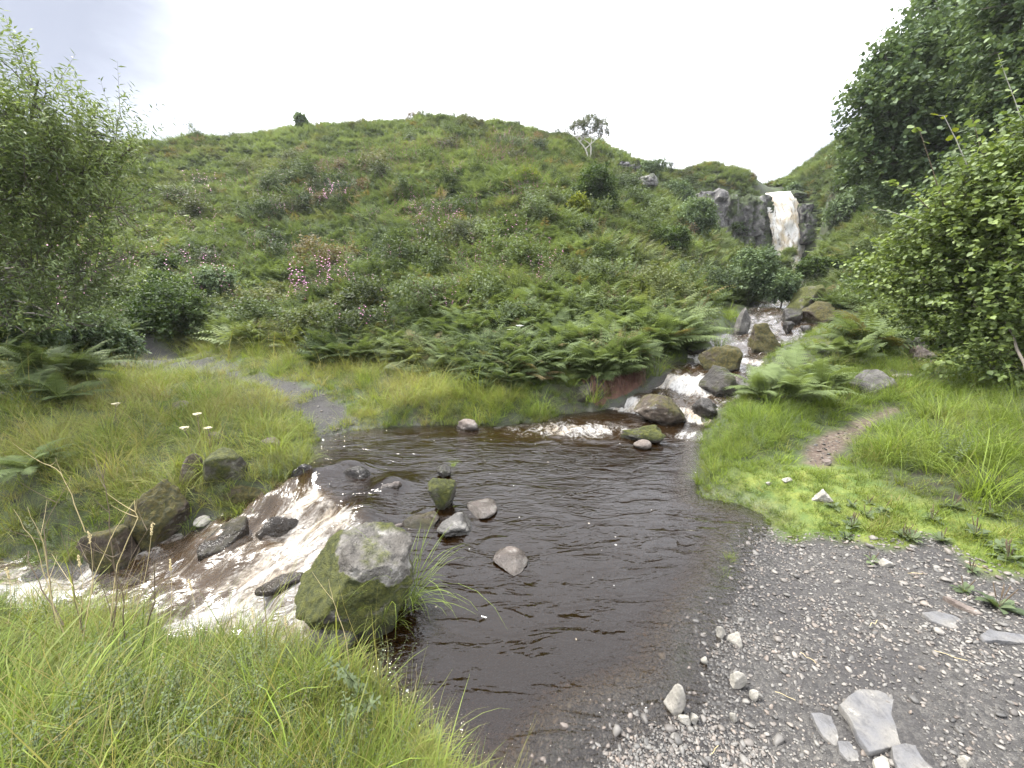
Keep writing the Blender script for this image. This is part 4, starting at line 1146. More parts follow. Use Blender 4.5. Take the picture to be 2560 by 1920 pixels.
scl = (.75 + .5 * rng.uniform(size=n)) * (.85 + .30 * np.clip(patch, -1, 1)) * (1 + .035 * dist)
scl *= np.where(x < 0, np.where(y < 2.6, .60, .50), .37) * np.exp(rng.normal(0, .22, n))
scl *= .72 + .28 * sst(.1, .8, -m['d'][sel])
scl = np.where((x > 1.5) & (y > 4.6) & (m['d'][sel] > -1.0), scl * .6, scl)
scl = np.where((pid >= 10) & (dist < 2.2), scl * .6, scl)
scl *= np.where(dist < 1.5, .75, 1.0)
tint = np.clip(.45 + .55 * patch + .35 * fine + np.where(right, -.06, 0) + rng.normal(0, .24, n) + np.where(dmo > -.2, .3, 0), 0, 1)
dry = np.clip(np.where(meadow, .30, .10) + .7 * n2(x, y, 1.1, 3, 83) * np.where(x < 0, 1.0, .35) + rng.normal(0, .15, n) - np.where(right, .08, 0), 0, .85)
dry = np.where(rng.uniform(size=n) < np.where(x < 0, .10, .03), rng.uniform(.5, 1, n), dry)
protos_g = long_p + fine_p + short_p + flop_p + weed_p + straw_p
wd = (rng.uniform(size=n) < .05 + .10 * sst(.1, .5, n2(x, y, .9, 2, 87))) & ~short
pid = np.where(wd, 13 + rng.integers(0, 3, n), pid); scl = np.where(wd, scl * .62, scl)
st_ = (rng.uniform(size=n) < np.where(x < 0, .14, .06)) & ~short & ~wd
pid = np.where(st_, 16 + rng.integers(0, 3, n), pid); dry = np.where(st_, rng.uniform(.6, 1, n), dry); tint = np.where(st_, .8, tint); tint = np.where(wd, .9, tint)
dry = np.where(wd, dry * .3, dry)
def order(ps):   # collection children are sorted by name
    names = [p.name for p in ps]; s = sorted(names); return {i: s.index(nm) for i, nm in enumerate(names)}
def remap(pid, ps):
    o = order(ps); return np.array([o[i] for i in range(len(ps))])[pid]
# the grass is lodged: neighbouring tufts lean the same way
scl = np.where(short, scl * 1.75, scl)
la = 3.2 * n2(x, y, .7, 2, 85) + 1.0; lm = .45 * np.abs(n2(x, y, 1.7, 2, 86)) * 1.8
rt = rots(n, hx, hy, .35, .15); rt[:, 0] += -lm * np.sin(la) * ~short; rt[:, 1] += lm * np.cos(la) * ~short
scatter('grass', np.stack([x, y, z], 1), rt, scl, protos_g, remap(pid, protos_g), tint, dry, 'long and short green grass on the stream banks', 'grass')

# ---------------------------------------------------------------- bracken, weeds and willowherb on the slopes
N = 42000
x, y = logpolar(N, 4.2, 85)
x = np.r_[x, rng.uniform(12, 36, 5000), rng.uniform(-55, 14, 13000)]; y = np.r_[y, rng.uniform(30, 50, 5000), rng.uniform(22, 52, 13000)]; N = len(x)
z, m = shape(x, y)
dist = np.hypot(x, y)
dtr = sdf(x, y, track_poly); dpa = sdf(x, y, path_poly)
patch = n2(x, y, .25, 3, 91); fine = n2(x, y, 1.2, 2, 92)
lo_ = np.where(x > 2.0, .62, np.where(x > -3, .30, .40)) + .16 * fine
ok = (m['d'] < -.22) & (dtr < -.55) & (dpa < -.4) & clear_of_rocks(x, y, 1.15) & ((z > lo_) | (dist > 14)) & (m['shore'] < -.5)
ok &= ~((x > 3.2) & (x < 7.5) & (y < 6.4) & (rng.uniform(size=N) < .75))
ok &= ~((x > 2.0) & (x < 7.2) & (y > 5.0) & (y < 9.5) & (.6 * y - .8 * x < 1.3) & (x / y < .86) & (m['d'] > -2.6))
ok &= ~((x > 4) & (x < 10) & (y > 8) & (y < 15) & (m['d'] > -1.0))
ok &= (dist > 30) | (n2(x, y, .7, 2, 94) > -.22) | (rng.uniform(size=N) < .25)
ok &= ~((x < -6) & (y < 7.5) & (rng.uniform(size=N) < .5))
ok &= ~((y > 33.5) & (y < 39.6) & (x > 17.5) & (x < 26.2) & (z > 4.6) & (z < 10.2))    # the rock face
ok &= ~((np.abs(x - 24.3) < 1.7) & (y > 35.4) & (y < 45))                  # the fall itself
sel = np.where(ok)[0]
x, y, z, dist, patch, fine = [a[sel] for a in (x, y, z, dist, patch, fine)]
n = len(sel); hx, hy = slope_n(x, y, .3)
near = dist < 10
kind = rng.uniform(size=n)
weedy = sst(-.1, .35, n2(x, y, .22, 3, 95))
pinkp = sst(.0, .4, n2(x, y, .30, 3, 97)) * (x < 6)
crest = sst(30, 40, dist)
iss = (rng.uniform(size=n) < .010 + .055 * sst(.12, .45, n2(x, y, .16, 3, 99))) & (dist > 8.5) & (dist < 46)
isw = kind < .08 + .30 * weedy * (1 - crest)
isp = (kind > .975 - .075 * pinkp) & (x < 1.5) & (dist > 9) & (dist > 6.5) & (dist < 34)
protos_b = brack_near + brack_far + weed_p + herb_p + [fern_near[0]] + shrub_p
pid = np.where(near, rng.integers(0, 4, n), 4 + rng.integers(0, 4, n))
pid = np.where(near & (rng.uniform(size=n) < .35), 14, pid); pid = np.where(near & (rng.uniform(size=n) < .2), 4 + rng.integers(0, 4, n), pid)
pid = np.where(isw, 8 + rng.integers(0, 3, n), pid); pid = np.where(isp, 11 + rng.integers(0, 3, n), pid)
scl = (.7 + .6 * rng.uniform(size=n)) * (1 + .25 * patch) * np.interp(dist, [4, 8, 20, 45], [.58, .92, 1.3, 1.6])
scl *= 1 - .35 * crest
pid = np.where(iss, 15 + rng.integers(0, 3, n), pid); scl = np.where(iss, scl * .75, scl)
tint = np.clip(.45 + .8 * patch + .6 * fine + rng.normal(0, .16, n), 0, 1)
dry = np.clip(.6 * n2(x, y, .55, 3, 98) - .05, 0, .5) + np.where(rng.uniform(size=n) < .05, rng.uniform(.4, 1, n), 0)
scatter('bracken', np.stack([x, y, z - .03], 1), rots(n, hx, hy, .45, .12), scl, protos_b, remap(pid, protos_b), tint, np.clip(dry, 0, 1), 'green bracken and weeds covering the hillside', 'bracken')

# ---------------------------------------------------------------- gravel
def peb_proto(k):
    v, f = rock_shape(700 + k, 7, 2, .06, None, .5, .85)
    v = v * (1, .72, .46)
    return proto('gravel_stone', mesh_np('gravel_stone', v * .5, f, None, False, [PEBM]))
N_ = NT('gravel_stones')
tt = N_.attr('tint', True)
cc = N_.mix(tt, (.030, .028, .026), (.165, .155, .138)); cc = N_.mix(N_.attr('dry', True), cc, (.20, .14, .10))
PEBM = N_.done(N_.pbsdf(cc, .62))
pebs = [peb_proto(k) for k in range(6)]
N = 80000
x, y = logpolar(N, .8, 12, 60)
xs2, ys2 = logpolar(52000, .8, 3.6, 60); x = np.r_[x, xs2]; y = np.r_[y, ys2]
z, m = shape(x, y)
dsh = m['shore'] + 1.3 * (.10 * n2(x, y, 2.2, 3, 41) + .05 * n2(x, y, 8, 2, 42))
dtr = sdf(x, y, track_poly); dpa = sdf(x, y, path_poly)
ok = (m['d'] < .25) & (((dsh > -.08)) | (dtr > -.05) | (dpa > .02) | ((m['d'] > 0) & (m['shore'] > -.3)))
ok &= clear_of_rocks(x, y, .95)
dens = sst(-.45, .2, n2(x, y, 1.6, 3, 101))
ok &= rng.uniform(size=len(x)) < .25 + .75 * dens
sel = np.where(ok)[0]; x, y, z = x[sel], y[sel], z[sel]; dd = m['d'][sel]; n = len(sel)
dist = np.hypot(x, y)
size = np.exp(rng.normal(math.log(.0088), .48, n)) * np.interp(dist, [1, 3, 8], [1.0, 1.25, 2.0])
size = np.where(rng.uniform(size=n) < .012, size * 2.0, size)
size = np.clip(size, .005, .055)
tint = np.clip(rng.beta(1.1, 2.0, n) + .22 * n2(x, y, 1.3, 2, 103) + .1 * (rng.uniform(size=n) < .15), 0, 1) * np.where(dd > -.05, .35, np.interp(-dd, [.05, .5], [.5, 1])) * np.where(m['shore'][sel] < -.5, .5, 1)
scatter('gravel', np.stack([x, y, z + size * .12], 1), np.stack([rng.normal(0, .3, n), rng.normal(0, .3, n), rng.uniform(0, 6.28, n)], 1), size, pebs, rng.integers(0, 6, n), tint, np.clip(rng.normal(.05, .12, n), 0, .5), 'loose grey and pale gravel on the ford and track', 'gravel')
# ---------------------------------------------------------------- trees and shrubs
def tree(name, label, cat, base, blobs, mats, nshoot=1500, shoot=.4, per=8, ll=.08, lw=.4, shape_='oval', up=.5, shell=.5, droop=0, seed=1, trunks=None, tr=.08, limbs=True, gaps=.25, dry=0.0, group=None, twigs=.35, parts=True):
    """blobs in world coordinates (x, y, z, r)"""
    r = np.random.default_rng(seed); base = np.array(base, float)
    bl = [(b[0] - base[0], b[1] - base[1], b[2] - base[2], b[3]) for b in blobs]
    V, F, tint, (c, d, sl) = crown_leaves(r, bl, nshoot, shoot, per, ll, lw, shape_, up, shell, droop, gaps=gaps)
    A = Acc()
    cen = np.mean([b[:3] for b in bl], axis=0)
    tops = trunks or [(cen[0], cen[1], max(b[2] for b in bl))]
    for tx, ty, tz in tops:
        s = np.linspace(0, 1, 9)
        e = np.array((tx, ty, tz)); mid = np.array((tx * .25, ty * .25, tz * .5)) + r.normal(0, .05 * abs(tz) + .01, 3)
        path = np.outer((1 - s) ** 2, (0, 0, -.1)) + np.outer(2 * s * (1 - s), mid) + np.outer(s ** 2, e)
        path[1:-1] += r.normal(0, .012 * abs(tz), (7, 3))
        v, f = tube(path, tr * (1 - .85 * s) + .004, 7); A.add(v, f)
        if limbs:
            for b in bl:
                q = np.array(b[:3]); k = int(np.clip(np.argmin(np.abs(path[:, 2] - (q[2] - .35 * np.linalg.norm(q[:2] - e[:2]) - .3 * np.mean(b[3])))), 1, 7))
                st = path[k]
                if np.linalg.norm(q - e) > 1.6 * np.linalg.norm(q - st) + 1 and len(tops) > 1: continue
                m_ = (st + q) / 2 + np.array((0, 0, .12 * np.linalg.norm(q - st))) + r.normal(0, .05, 3)
                s2 = np.linspace(0, 1, 6)
                pp = np.outer((1 - s2) ** 2, st) + np.outer(2 * s2 * (1 - s2), m_) + np.outer(s2 ** 2, q)
                v, f = tube(pp, tr * .55 * (1 - .8 * s2) + .003, 5); A.add(v, f)
    # twigs carrying the leafy shoots
    m = r.uniform(size=len(c)) < twigs
    bc = np.array([b[:3] for b in bl])
    for ci, di, si in zip(c[m], d[m], sl[m]):
        q = bc[np.argmin(((bc - ci) ** 2).sum(1))]
        st = q + (ci - q) * .45
        pts = np.array([st, (st + ci) / 2 + r.normal(0, .02, 3), ci, ci + di * si * .55, ci + di * si])
        if droop: pts[3:, 2] -= droop * si * np.array((.3, 1))
        v, f = tube(pts, [tr * .12 + .002, tr * .1 + .0015, .0022 + tr * .05, .0018, .0009], 3); A.add(v, f)
    crown_me = mesh_np('crown', V, F, dict(tint=tint, dry=np.full(len(V), dry)), True, [mats[0]])
    if parts:
        root = empty(name, base); tag(root, label, cat, group)
        link('trunk', A.mesh('trunk', [mats[1]]), (0, 0, 0), root)
        link('crown', crown_me, (0, 0, 0), root)
    return root

def blobpix(lst):
    """(px, py, Y, radius) -> world blobs"""
    return [(*P(px, py, Y=Y), r) for px, py, Y, r in lst]

WILLOW = leaf_mat('willow_leaves', (.110, .160, .065), (.290, .365, .150), transl=.35, rough=.38, spec=.5)
HAZEL = leaf_mat('hazel_leaves', (.100, .155, .045), (.270, .345, .115), transl=.32, rough=.32, spec=.6)
ALDER = leaf_mat('alder_leaves', (.076, .124, .060), (.205, .280, .130), transl=.25, rough=.42, spec=.5)
BUSHM = leaf_mat('bush_leaves', (.040, .078, .022), (.110, .160, .042), transl=.3)
YELLOWM = leaf_mat('yellow_leaves', (.12, .17, .02), (.30, .33, .045), transl=.35)
ROWANM = leaf_mat('rowan_leaves', (.07, .09, .05), (.17, .19, .11), transl=.3)
BARK = bark_mat('dark_bark', (.035, .028, .022), (.10, .085, .065))
PBARK = bark_mat('pale_bark', (.22, .20, .18), (.46, .44, .40))

# the willow filling the left edge
wb = blobpix([(95, 240, 5.6, (.20, .2, .50)), (10, 250, 5.4, (.25, .25, .45)), (30, 400, 5.4, (.7, .6, .55)), (140, 400, 5.6, (.68, .6, .5)), (-90, 430, 5.4, (.8, .7, .8)), (230, 420, 5.9, (.66, .6, .55)), (60, 500, 5.4, (.95, .7, .7)),
              (190, 560, 5.8, (.85, .6, .62)), (280, 520, 6.0, (.42, .5, .5)), (-60, 620, 5.2, (.9, .7, .9)), (90, 690, 5.4, (.9, .7, .65)), (220, 680, 5.8, (.62, .55, .5)), (20, 800, 5.2, (.8, .6, .5)), (150, 800, 5.5, (.6, .5, .4)), (-150, 480, 5.0, (1.0, .8, 1.2)), (285, 345, 6.1, (.28, .3, .42))])
tree('willow_tree', 'big grey green willow leaning in over the left edge of the meadow', 'tree', (*onto(-60, 900)[0][:2], onto(-60, 900)[0][2]), wb, (WILLOW, BARK), nshoot=2400, shoot=.52, per=15, ll=.080, lw=.25, shape_='narrow', up=.9, shell=.25, seed=3,
     trunks=[P(330, 330, Y=6.1), P(60, 250, Y=5.5)] and [tuple(np.array(P(330, 370, Y=6.0)) - onto(-60, 900)[0]), tuple(np.array(P(95, 200, Y=5.6)) - onto(-60, 900)[0])], tr=.05, gaps=.30, twigs=.30)

# the leafy shrub filling the right edge
hb = blobpix([(2480, 500, 4.9, (.5, .45, .36)), (2390, 590, 5.1, (.5, .45, .36)), (2550, 600, 4.7, (.7, .6, .5)), (2290, 680, 5.5, (.55, .5, .34)), (2440, 720, 4.9, (.65, .6, .45)), (2580, 780, 4.5, (.65, .6, .5)), (2210, 720, 5.8, (.36, .4, .22)), (2380, 810, 5.1, (.5, .5, .36)),
              (2500, 900, 4.6, (.5, .5, .36)), (2550, 400, 5.0, (.42, .4, .3)), (2640, 500, 4.6, (.7, .6, .6)), (2600, 970, 4.4, (.4, .4, .3)), (2330, 750, 5.3, (.5, .4, .3))])
hbase = onto(2600, 1060)[0]
tree('hazel_shrub', 'leafy light green shrub with big oval leaves filling the right edge', 'shrub', hbase, hb, (HAZEL, BARK), nshoot=3900, shoot=.32, per=11, ll=.052, lw=.85, shape_='oval', up=.35, shell=.35, seed=4, tr=.016, gaps=.25, twigs=.25, limbs=False,
     trunks=[tuple(np.array(P(px, py, Y=Y)) - hbase) for px, py, Y in ((2500, 780, 4.8), (2620, 700, 4.6))])
# tall bare tipped shoots rising out of it, each a wand with a few leaves
k = 0
for lab, pts, nl, mat in (('long thin wand with a yellow leaf at its tip bending left above the shrub', [(2420, 420), (2390, 350), (2360, 290), (2325, 285)], 6, YELLOWM), ('thin leaning wand with few leaves left of the leafy shrub', [(2360, 520), (2330, 420), (2300, 330), (2285, 315)], 5, HAZEL),
                     ('leafy wand against the dark trees at the right edge', [(2560, 330), (2540, 260), (2510, 180), (2495, 135)], 14, HAZEL), ('low wand with paired leaves reaching left from the shrub', [(2340, 540), (2290, 490), (2240, 460), (2210, 455)], 14, HAZEL),
                     ('short drooping wand with pale leaves over the fern slope', [(2330, 560), (2280, 545), (2230, 530), (2180, 520)], 6, HAZEL), ('upright wand standing from the middle of the leafy shrub', [(2460, 400), (2445, 350), (2435, 310), (2430, 290)], 8, HAZEL)):
    r = np.random.default_rng(900 + k); k += 1
    p = np.array([P(a, b, Y=5.0) for a, b in pts]); s = np.linspace(0, 1, 10)
    pp = np.stack([np.interp(s, np.linspace(0, 1, len(p)), p[:, j]) for j in range(3)], 1)
    b0 = pp[0].copy()
    root = empty('shrub_shoot', b0); tag(root, lab, 'shoot', 'wands rising from the right hand shrub')
    v, f = tube(pp - b0, np.linspace(.006, .0018, 10), 5); link('stem', mesh_np('stem', v, f, None, True, [PBARK if k % 2 else TWIG]), (0, 0, 0), root)
    ti = np.sort(r.uniform(.35, 1, nl)); ti[-1] = 1
    q = np.stack([np.interp(ti, s, pp[:, j]) for j in range(3)], 1) - b0
    az = np.arange(nl) * 2.4; dd = np.stack([np.cos(az), np.sin(az) * .6, r.uniform(-.3, .4, nl)], 1)
    M = basis(dd, r.uniform(-1, 1, nl)); L = r.uniform(.05, .085, nl); M = M * np.stack([L, L * .9, L], 1)[:, None]
    tv, tf = leaf_tpl('oval'); V, F = stamp(tv, tf, q, M)
    link('leaves', mesh_np('leaves', V, F, dict(tint=np.repeat(r.uniform(.3, 1, nl), len(tv)), dry=np.zeros(len(V))), True, [mat]), (0, 0, 0), root)

# dark trees on the right skyline
def gnd(px, py): return onto(px, py)[0]
def on(x, y): return np.array((x, y, shape(np.array([x]), np.array([y]))[0][0]))
DT = 'dark trees on the right hand slope'
bA = blobpix([(2240, 330, 15, (1.3, 1.3, 1.3)), (2190, 270, 15, (.8, 1, .9)), (2230, 200, 15.4, (.9, 1, 1.0)), (2330, 240, 15.5, (1.5, 1.4, 1.4)), (2320, 400, 14.8, (1.4, 1.3, 1.1)), (2200, 410, 15, (1.0, 1, .8)), (2290, 480, 14.6, (1.2, 1.2, .8)), (2300, 130, 15.6, (.9, 1, .8)), (2400, 320, 15, (1.4, 1.3, 1.4))])
a0 = on(*P(2350, 520, Y=15.5)[:2])
tree('alder_tree', 'dark alder on the right slope with its crown reaching farthest left', 'tree', a0, bA, (ALDER, BARK), nshoot=3600, shoot=.55, per=9, ll=.15, lw=.8, up=.4, shell=.35, seed=21, tr=.16, gaps=.22, group=DT, twigs=.12)
bB = blobpix([(2420, 140, 16.5, (1.6, 1.5, 1.6)), (2360, 60, 16.8, (1.2, 1.2, 1.2)), (2480, 40, 16.8, (1.6, 1.5, 1.4)), (2520, 200, 16, (1.5, 1.4, 1.6)), (2430, -40, 17, (1.3, 1.3, 1.2)), (2440, 260, 16, (1.4, 1.3, 1.2))])
tree('alder_tree', 'tallest dark alder with a thin pale trunk and see through top', 'tree', on(*P(2450, 430, Y=16.5)[:2]), bB, (ALDER, PBARK), nshoot=2400, shoot=.6, per=9, ll=.15, lw=.8, up=.55, shell=.4, seed=22, tr=.10, gaps=.10, group=DT, twigs=.2)
bC = blobpix([(2560, 120, 12, (1.2, 1.1, 1.3)), (2620, 250, 11.5, (1.4, 1.2, 1.5)), (2540, 320, 12, (1.0, 1, 1.1)), (2600, 0, 12, (1.3, 1.2, 1.2)), (2560, 420, 11.5, (1.0, 1, .9)), (2460, 440, 12.5, (.9, .9, .8)), (2400, 500, 12.5, (.8, .8, .6))])
tree('alder_tree', 'darkest alder at the right edge behind the light green shrub', 'tree', on(*P(2640, 560, Y=12)[:2]), bC, (ALDER, BARK), nshoot=3000, shoot=.5, per=9, ll=.13, lw=.8, up=.4, shell=.3, seed=23, tr=.14, gaps=.25, group=DT, twigs=.12)

# bushes, each one its own
def bush(name, label, cat, bb, mats, seed, n=500, ll=.12, dY=None, per=8, shoot=.3, gaps=.25, up=.5, group='bushes on the slopes', lw=.5, shape_='oval', nb=5, tr=.03, dry=0.0):
    x0, y0, x1, y1 = bb
    p, t = onto((x0 + x1) / 2, y1)
    if dY: p = np.array(P((x0 + x1) / 2, y1, Y=dY)); p[2] = shape(p[:1], p[1:2])[0][0]; t = P(0, 0, Y=dY)[1] and dY / ray((x0 + x1) / 2, y1)[1]
    r = np.random.default_rng(seed)
    W = (x1 - x0) / 1000 * t; Hh = (y1 - y0) / 1000 * t
    c = p + np.array((p[0], p[1], 0)) / math.hypot(p[0], p[1]) * W * .3
    bl = []
    for k in range(nb):
        a = r.uniform(-1, 1); hz = r.uniform(.25, .72)
        wv = math.cos(a * 1.2) * .9
        bl.append((c[0] + a * W * .26, c[1] + r.uniform(-.2, .2) * W, c[2] + Hh * hz, (W * .25, W * .25, Hh * .24)))
    bl.append((c[0], c[1], c[2] + Hh * .45, (W * .38, W * .34, Hh * .36)))
    return tree(name, label, cat, c, bl, mats, nshoot=n, shoot=shoot * max(.4, min(1.2, W / 2)), per=per, ll=ll, lw=lw, shape_=shape_, up=up, shell=.3, seed=seed, tr=tr, gaps=gaps, group=group, twigs=.15, dry=dry, limbs=False)
bush('bush', 'round olive green bush below the rowan tree', 'bush', (1418, 398, 1550, 556), (BUSHM, BARK), 31, 1300, .15)
bush('bush', 'small bright yellow green bush in front of the olive bush', 'bush', (1408, 484, 1476, 572), (YELLOWM, BARK), 32, 320, .13)
bush('bush', 'dark green bush standing against the pale rock pillar', 'bush', (1676, 474, 1786, 628), (ALDER, BARK), 33, 1100, .16)
bush('bush', 'bright green fan shaped bush below the pale rock pillar', 'bush', (1612, 566, 1722, 662), (BUSHM, BARK), 34, 700, .12)
bush('bush', 'dark bush screening the foot of the waterfall', 'bush', (1812, 618, 1924, 768), (ALDER, BARK), 35, 1400, .11)
bush('bush', 'small tree shaped bush on the skyline beside the waterfall lip', 'bush', (1954, 424, 2000, 482), (ALDER, BARK), 36, 420, .16, dY=39.6)
bush('bush', 'lone dark bush on the left skyline of the hill', 'bush', (738, 290, 776, 342), (ALDER, BARK), 37, 260, .20, dY=40)
bush('bush', 'yellow green bush above the pink flowers in mid slope', 'bush', (1268, 424, 1356, 476), (YELLOWM, BARK), 38, 420, .12)
bush('bush', 'pale green bush left of the yellow green mid slope bush', 'bush', (1106, 420, 1200, 474), (BUSHM, BARK), 39, 420, .13)
bush('bush', 'dark scrub bush at the left end of the right hand shoulder crag', 'bush', (1640, 440, 1740, 520), (ALDER, BARK), 40, 700, .17)
bush('bush', 'green scrub draped over the top of the dark crag wall', 'bush', (1806, 446, 1900, 502), (BUSHM, BARK), 51, 700, .15, dY=37.2)
bush('bush', 'dark scrub clinging to the foot of the crag wall by the fall', 'bush', (1856, 560, 1940, 640), (ALDER, BARK), 52, 700, .14, dY=35.2)
bush('bush', 'low green bush at the right foot of the waterfall', 'bush', (1990, 640, 2090, 725), (BUSHM, BARK), 53, 1100, .14)
bush('bush', 'dark bush closing off the top of the upper rapids', 'bush', (1905, 668, 1998, 772), (ALDER, BARK), 54, 900, .11)
bush('bush', 'dark leafy bush at the left edge beneath the willow', 'bush', (-30, 660, 170, 880), (ALDER, BARK), 55, 1800, .075, dY=6.6)
bush('bush', 'dark leafy bush under the willow next to the track', 'bush', (140, 690, 320, 860), (ALDER, BARK), 56, 1600, .075, dY=7.8)
bush('bush', 'dark scrub on the shoulder between the two pale outcrops', 'bush', (1560, 396, 1668, 448), (ALDER, BARK), 41, 600, .17)
bush('bush', 'leafy green bush at the right end of the willow', 'bush', (300, 420, 440, 560), (BUSHM, BARK), 42, 1300, .10, dY=12)
bush('bush', 'broad bluish bush lowest in the dip beside the willow', 'bush', (290, 540, 520, 700), (BUSHM, BARK), 43, 2000, .09, dY=10.5)
bush('bush', 'dark hollow bush above the pink flowers beside the willow', 'bush', (420, 440, 570, 560), (ALDER, BARK), 44, 1300, .10, dY=13)
bush('bush', 'low green bush with upright shoots on the left skyline beside the willow', 'bush', (310, 320, 440, 420), (BUSHM, BARK), 45, 700, .12, dY=15, up=1.3)
bush('bush', 'dark bush on the steep slope right of the waterfall', 'bush', (2040, 470, 2170, 590), (ALDER, BARK), 46, 1400, .16)
bush('bush', 'green bush on the skyline of the right hand slope', 'bush', (2090, 390, 2200, 500), (BUSHM, BARK), 47, 1100, .15)
bush('bush', 'dark bush under the left crown of the alders', 'bush', (2180, 440, 2330, 590), (ALDER, BARK), 48, 1500, .14)
bush('bush', 'leafy dark bush low between the alders and the light green shrub', 'bush', (2300, 470, 2460, 610), (ALDER, BARK), 49, 1500, .12)

# the rowan on the skyline
rb = onto(1474, 412)[0]
def wp(px, py): return np.array(P(px, py, Y=rb[1]))
bl = [(*wp(px, py), (rr, rr, rr * .75)) for px, py, rr in ((1445, 318, .55), (1475, 306, .65), (1503, 314, .55), (1490, 330, .5), (1425, 330, .35), (1512, 335, .3), (1460, 340, .3))]
tree('rowan_tree', 'small pale rowan with a forked trunk standing alone below the skyline', 'tree', rb, bl, (ROWANM, PBARK), nshoot=900, shoot=.28, per=6, ll=.13, lw=.45, up=.3, shell=.35, seed=61, tr=.075, gaps=.05, twigs=.6,
     trunks=[tuple(wp(1482, 318) - rb), tuple(wp(1432, 338) - rb)])

# ---------------------------------------------------------------- single ferns by the water
FG = 'ferns on the stream banks'
def fern(label, px, py, size, seed, tint=.5, kindp='fern', dry=0.0, lift=0.0):
    p, t = onto(px, py)
    me = fern_proto('fern', 17, .85, 22, .17, seed, kindp, 6, (.45, 1.3), (.9, 1.6), inst=False) if kindp == 'fern' else fern_proto('fern', 12, .95, 17, .26, seed, 'bracken', 6, (.5, 1.2), (.8, 1.5), inst=False)
    o = link('fern', me, (p[0], p[1], p[2] + lift)); o.scale = (size,) * 3; o.rotation_euler = (0, 0, seed * 1.3)
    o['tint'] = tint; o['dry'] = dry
    tag(o, label, 'fern', FG)
for lab, px, py, s, t, kp, lf in (
    ('arching fern over the red rooty bank, nearest the dark boulder', 1575, 915, .82, .35, 'fern', .12), ('fern hanging over the left half of the rooty bank', 1470, 905, .85, .3, 'fern', .1), ('bushy fern behind the white umbels left of the rooty bank', 1400, 890, .8, .35, 'fern', .1), ('fern between the rooty bank and the upper bank fern', 1560, 850, .8, .4, 'bracken', .1),
    ('big dark fern on the knoll left of the middle falls', 1665, 815, 1.0, .2, 'fern', .25), ('fern leaning to the water beside the upper falls', 1735, 815, .8, .25, 'fern', .2), ('tall fern at the back of the dark fern knoll', 1715, 775, 1.1, .25, 'bracken', .2),
    ('bright fern in front of the right bank clump, nearest the path', 1975, 1005, .80, .9, 'fern', .05), ('bright arching fern at the left side of the right bank clump', 1900, 1000, .72, .85, 'fern', .05), ('bright fern at the top of the right bank clump', 1985, 970, .75, .95, 'bracken', .1), ('fern at the right side of the right bank clump beside the grey slabby rock', 2050, 985, .75, .8, 'fern', .05),
    ('pale bracken plant above the bright clump beside the upper rapids', 2080, 892, .55, .85, 'bracken', .05), ('bracken plant on the right bank next to the grey ledge rock', 2190, 880, .6, .75, 'bracken', .05),
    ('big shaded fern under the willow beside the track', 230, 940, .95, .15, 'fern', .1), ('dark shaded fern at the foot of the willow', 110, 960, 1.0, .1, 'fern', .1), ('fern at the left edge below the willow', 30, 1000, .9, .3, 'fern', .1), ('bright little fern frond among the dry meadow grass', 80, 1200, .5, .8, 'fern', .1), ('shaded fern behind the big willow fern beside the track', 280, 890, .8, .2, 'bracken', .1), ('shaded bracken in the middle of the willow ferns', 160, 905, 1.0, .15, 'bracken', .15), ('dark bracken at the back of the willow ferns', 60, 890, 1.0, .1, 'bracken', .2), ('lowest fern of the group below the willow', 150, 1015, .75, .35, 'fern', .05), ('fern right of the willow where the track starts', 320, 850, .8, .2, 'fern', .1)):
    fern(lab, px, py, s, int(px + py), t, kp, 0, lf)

# ---------------------------------------------------------------- grass tussocks with a place of their own
TG = 'grass tussocks on rocks and banks'
def tussock(label, loc, size, src, tint, dry=0.0, rz=0.0, tilt=(0, 0)):
    o = bpy.data.objects.new('grass_tussock', src.data.copy()); COL.objects.link(o); o.location = loc; o.scale = (size,) * 3; o.rotation_euler = (tilt[0], tilt[1], rz)
    o['tint'] = tint; o['dry'] = dry; tag(o, label, 'grass tussock', TG)
bp_ = np.array(P(1010, 1520, Y=bigc[1] - .02))
tussock('green grass tussock growing on the right side of the large foreground boulder', (bp_[0], bp_[1] + .05, WL + .02), .62, flop_p[0], .85, .05, .4, (0, .25))
tussock('smaller grass tuft hanging at the foot of the large foreground boulder', (bp_[0] - .10, bp_[1] - .12, WL - .02), .5, flop_p[1], .7, .15, 2.0, (.3, .2))
p = onto(690, 1140)[0]; tussock('yellowish drooping tussock at the meadow corner of the pool', p, .75, flop_p[2], .9, .25, 1.0)
p = onto(650, 1110)[0]; tussock('dark green tuft behind the drooping corner tussock', p, .5, flop_p[0], .3, .0, 3.0)
p = onto(1190, 1262)[0]
p = onto(1130, 1200)[0]; tussock('tiny grass sprig on top of the upright mossy stone', (p[0], p[1] + .1, p[2] + .10), .16, flop_p[1], .8, 0, 0)
for k, (px, py, lab) in enumerate(((1640, 940, 'grass curtain hanging beside the red rooty bank'), (1480, 1005, 'green tuft over the dark far bank outcrop'), (1350, 1040, 'grass tuft at the water edge left of the dark outcrop'), (1820, 800, 'grassy cap over the rock by the upper falls'), (1800, 870, 'grass tuft on the boulder in the middle falls'), (2220, 1150, 'dark green tussock beside the bare earth path'), (2330, 1120, 'tall green tussock under the leafy shrub'), (2450, 1250, 'dense dark green tussock at the right edge'))):
    p = onto(px, py)[0]; tussock(lab, (p[0], p[1], p[2] + .02), .8, flop_p[k % 3], .5 + .3 * (k % 2), .05, k * 1.1)

